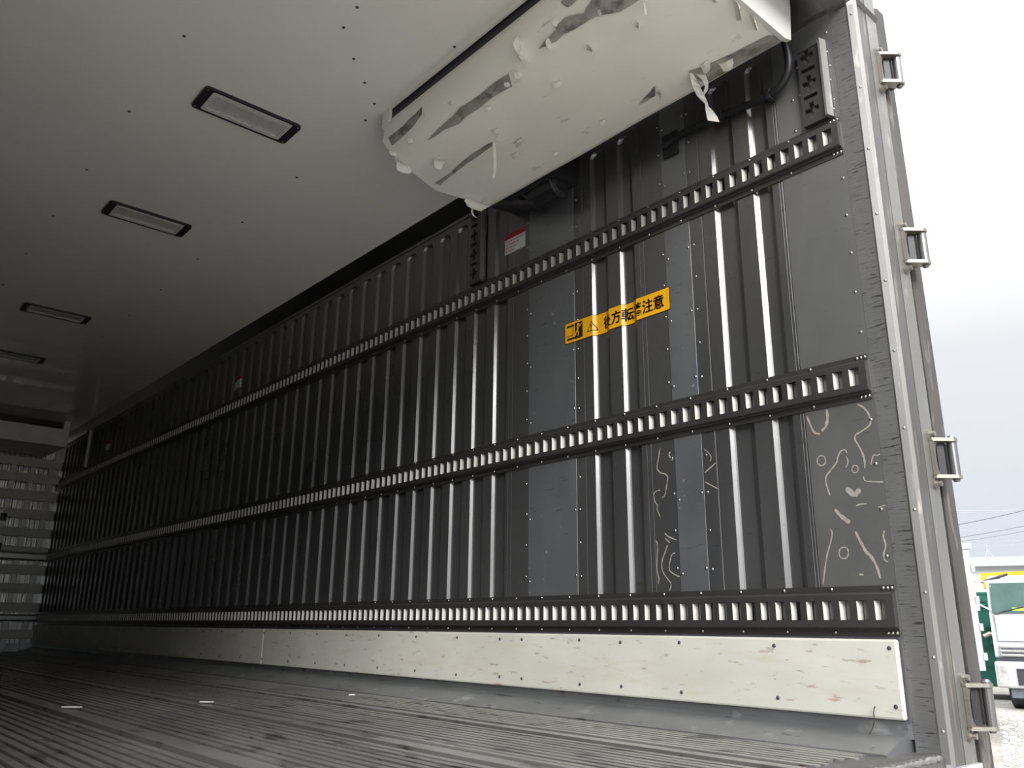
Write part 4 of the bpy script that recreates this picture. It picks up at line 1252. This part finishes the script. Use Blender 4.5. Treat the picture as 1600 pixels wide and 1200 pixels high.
# pale building across the yard
bd = thing('building', 'long pale building with a grey eave behind the green container', 'building', tuple(polar(72.0, 40.0, GZ)))
def dpart(fn, name, mt):
    b = LB(69.7, 40.0, 2.0); fn(b)
    return part(bd, b.world(), name, mt)
dpart(lambda b: b.box(-6.0, 22.0, 0.0, 10.0, 0.0, 4.05), 'wall', BUILD)
dpart(lambda b: b.box(-6.2, 22.2, -0.35, 10.2, 4.05, 4.42), 'eave', EAVE)
for k in range(10):
    dpart(lambda b: b.box(-5.9 + 2.8 * k, -5.86 + 2.8 * k, -0.02, 0.0, 0.0, 4.05), 'cladding_joint', EAVE)

# slim tower rising beyond the building
tw = thing('tower', 'slim distant tower with a pyramid of stays above the roofline', 'tower', tuple(polar(70.75, 120.0, GZ)))
def tpart(fn, name, mt):
    b = LB(70.75, 120.0, 0); fn(b)
    return part(tw, b.world(), name, mt)
tpart(lambda b: b.box(-0.62, 0.62, -0.6, 0.6, 9.9, 10.22), 'platform', TOWERM)
tpart(lambda b: b.tube([(0, 0, 0), (0, 0, 9.95)], 0.25, 8), 'column', TOWERM)
tpart(lambda b: b.tube([(0, 0, 10.2), (-0.12, 0, 11.2), (-0.16, 0, 12.0)], [0.07, 0.05, 0.025], 6), 'spire', TOWERM)
for (sx, sy) in ((-1, -1), (1, -1), (1, 1), (-1, 1)):
    tpart(lambda b: b.tube([(0.5 * sx, 0.5 * sy, 10.2), (-0.12, 0, 11.3)], 0.028, 5), 'stay', TOWERM)

# overhead cables
WIRES = [[(0.937, 0.3493, 0.1236), (0.9557, 0.2944, 0.1208)], [(0.9369, 0.3495, 0.1215), (0.9556, 0.2946, 0.1188)], [(0.9366, 0.3504, 0.1094), (0.9557, 0.2944, 0.1204)], [(0.9367, 0.35, 0.103), (0.9549, 0.297, 0.1017)],
         [(0.9368, 0.3498, 0.096), (0.955, 0.2966, 0.1046)], [(0.9371, 0.3492, 0.0917), (0.9548, 0.2973, 0.0994)], [(0.937, 0.3494, 0.094), (0.9545, 0.2981, 0.0936)], [(0.9372, 0.3487, 0.0907), (0.9544, 0.2985, 0.0904)], [(0.9378, 0.3471, 0.0856), (0.9542, 0.2991, 0.0859)]]
WL_ = ['highest pale overhead cable, upper of a close pair', 'pale overhead cable, lower of the close pair at the top', 'thickest dark overhead cable, rising steeply to the right', 'pale level overhead cable below the steep dark one',
       'second dark overhead cable rising to the right', 'thin lowest of the cables rising to the right', 'level overhead cable crossed by the two thin rising ones', 'faint level overhead cable just above the tower tip', 'lowest overhead cable, crossing the tower spire']
DD = [60, 60, 44, 58, 46, 48, 55, 55, 55]
RR = [0.018, 0.014, 0.020, 0.015, 0.015, 0.012, 0.012, 0.012, 0.012]
for i, (a, c) in enumerate(WIRES):
    P, Q = CAM + Vector(a) * DD[i], CAM + Vector(c) * DD[i]
    d = Q - P
    pts = [P + d * t + Vector((0, 0, 0.25 * ((t - 0.5) ** 2 - 0.25) * (0.3 if i in (2, 4, 5) else 0.5))) for t in (-3, -2, -1, -0.5, 0, 0.25, 0.5, 0.75, 1, 1.5, 2, 3, 4)]
    mb = MB(); mb.tube(pts, RR[i], 6)
    mb.build('overhead_cable', CABLE if i in (2, 4, 5) else CABLEL, origin=tuple(pts[0]), label=WL_[i], cat='cable', group='overhead cables')
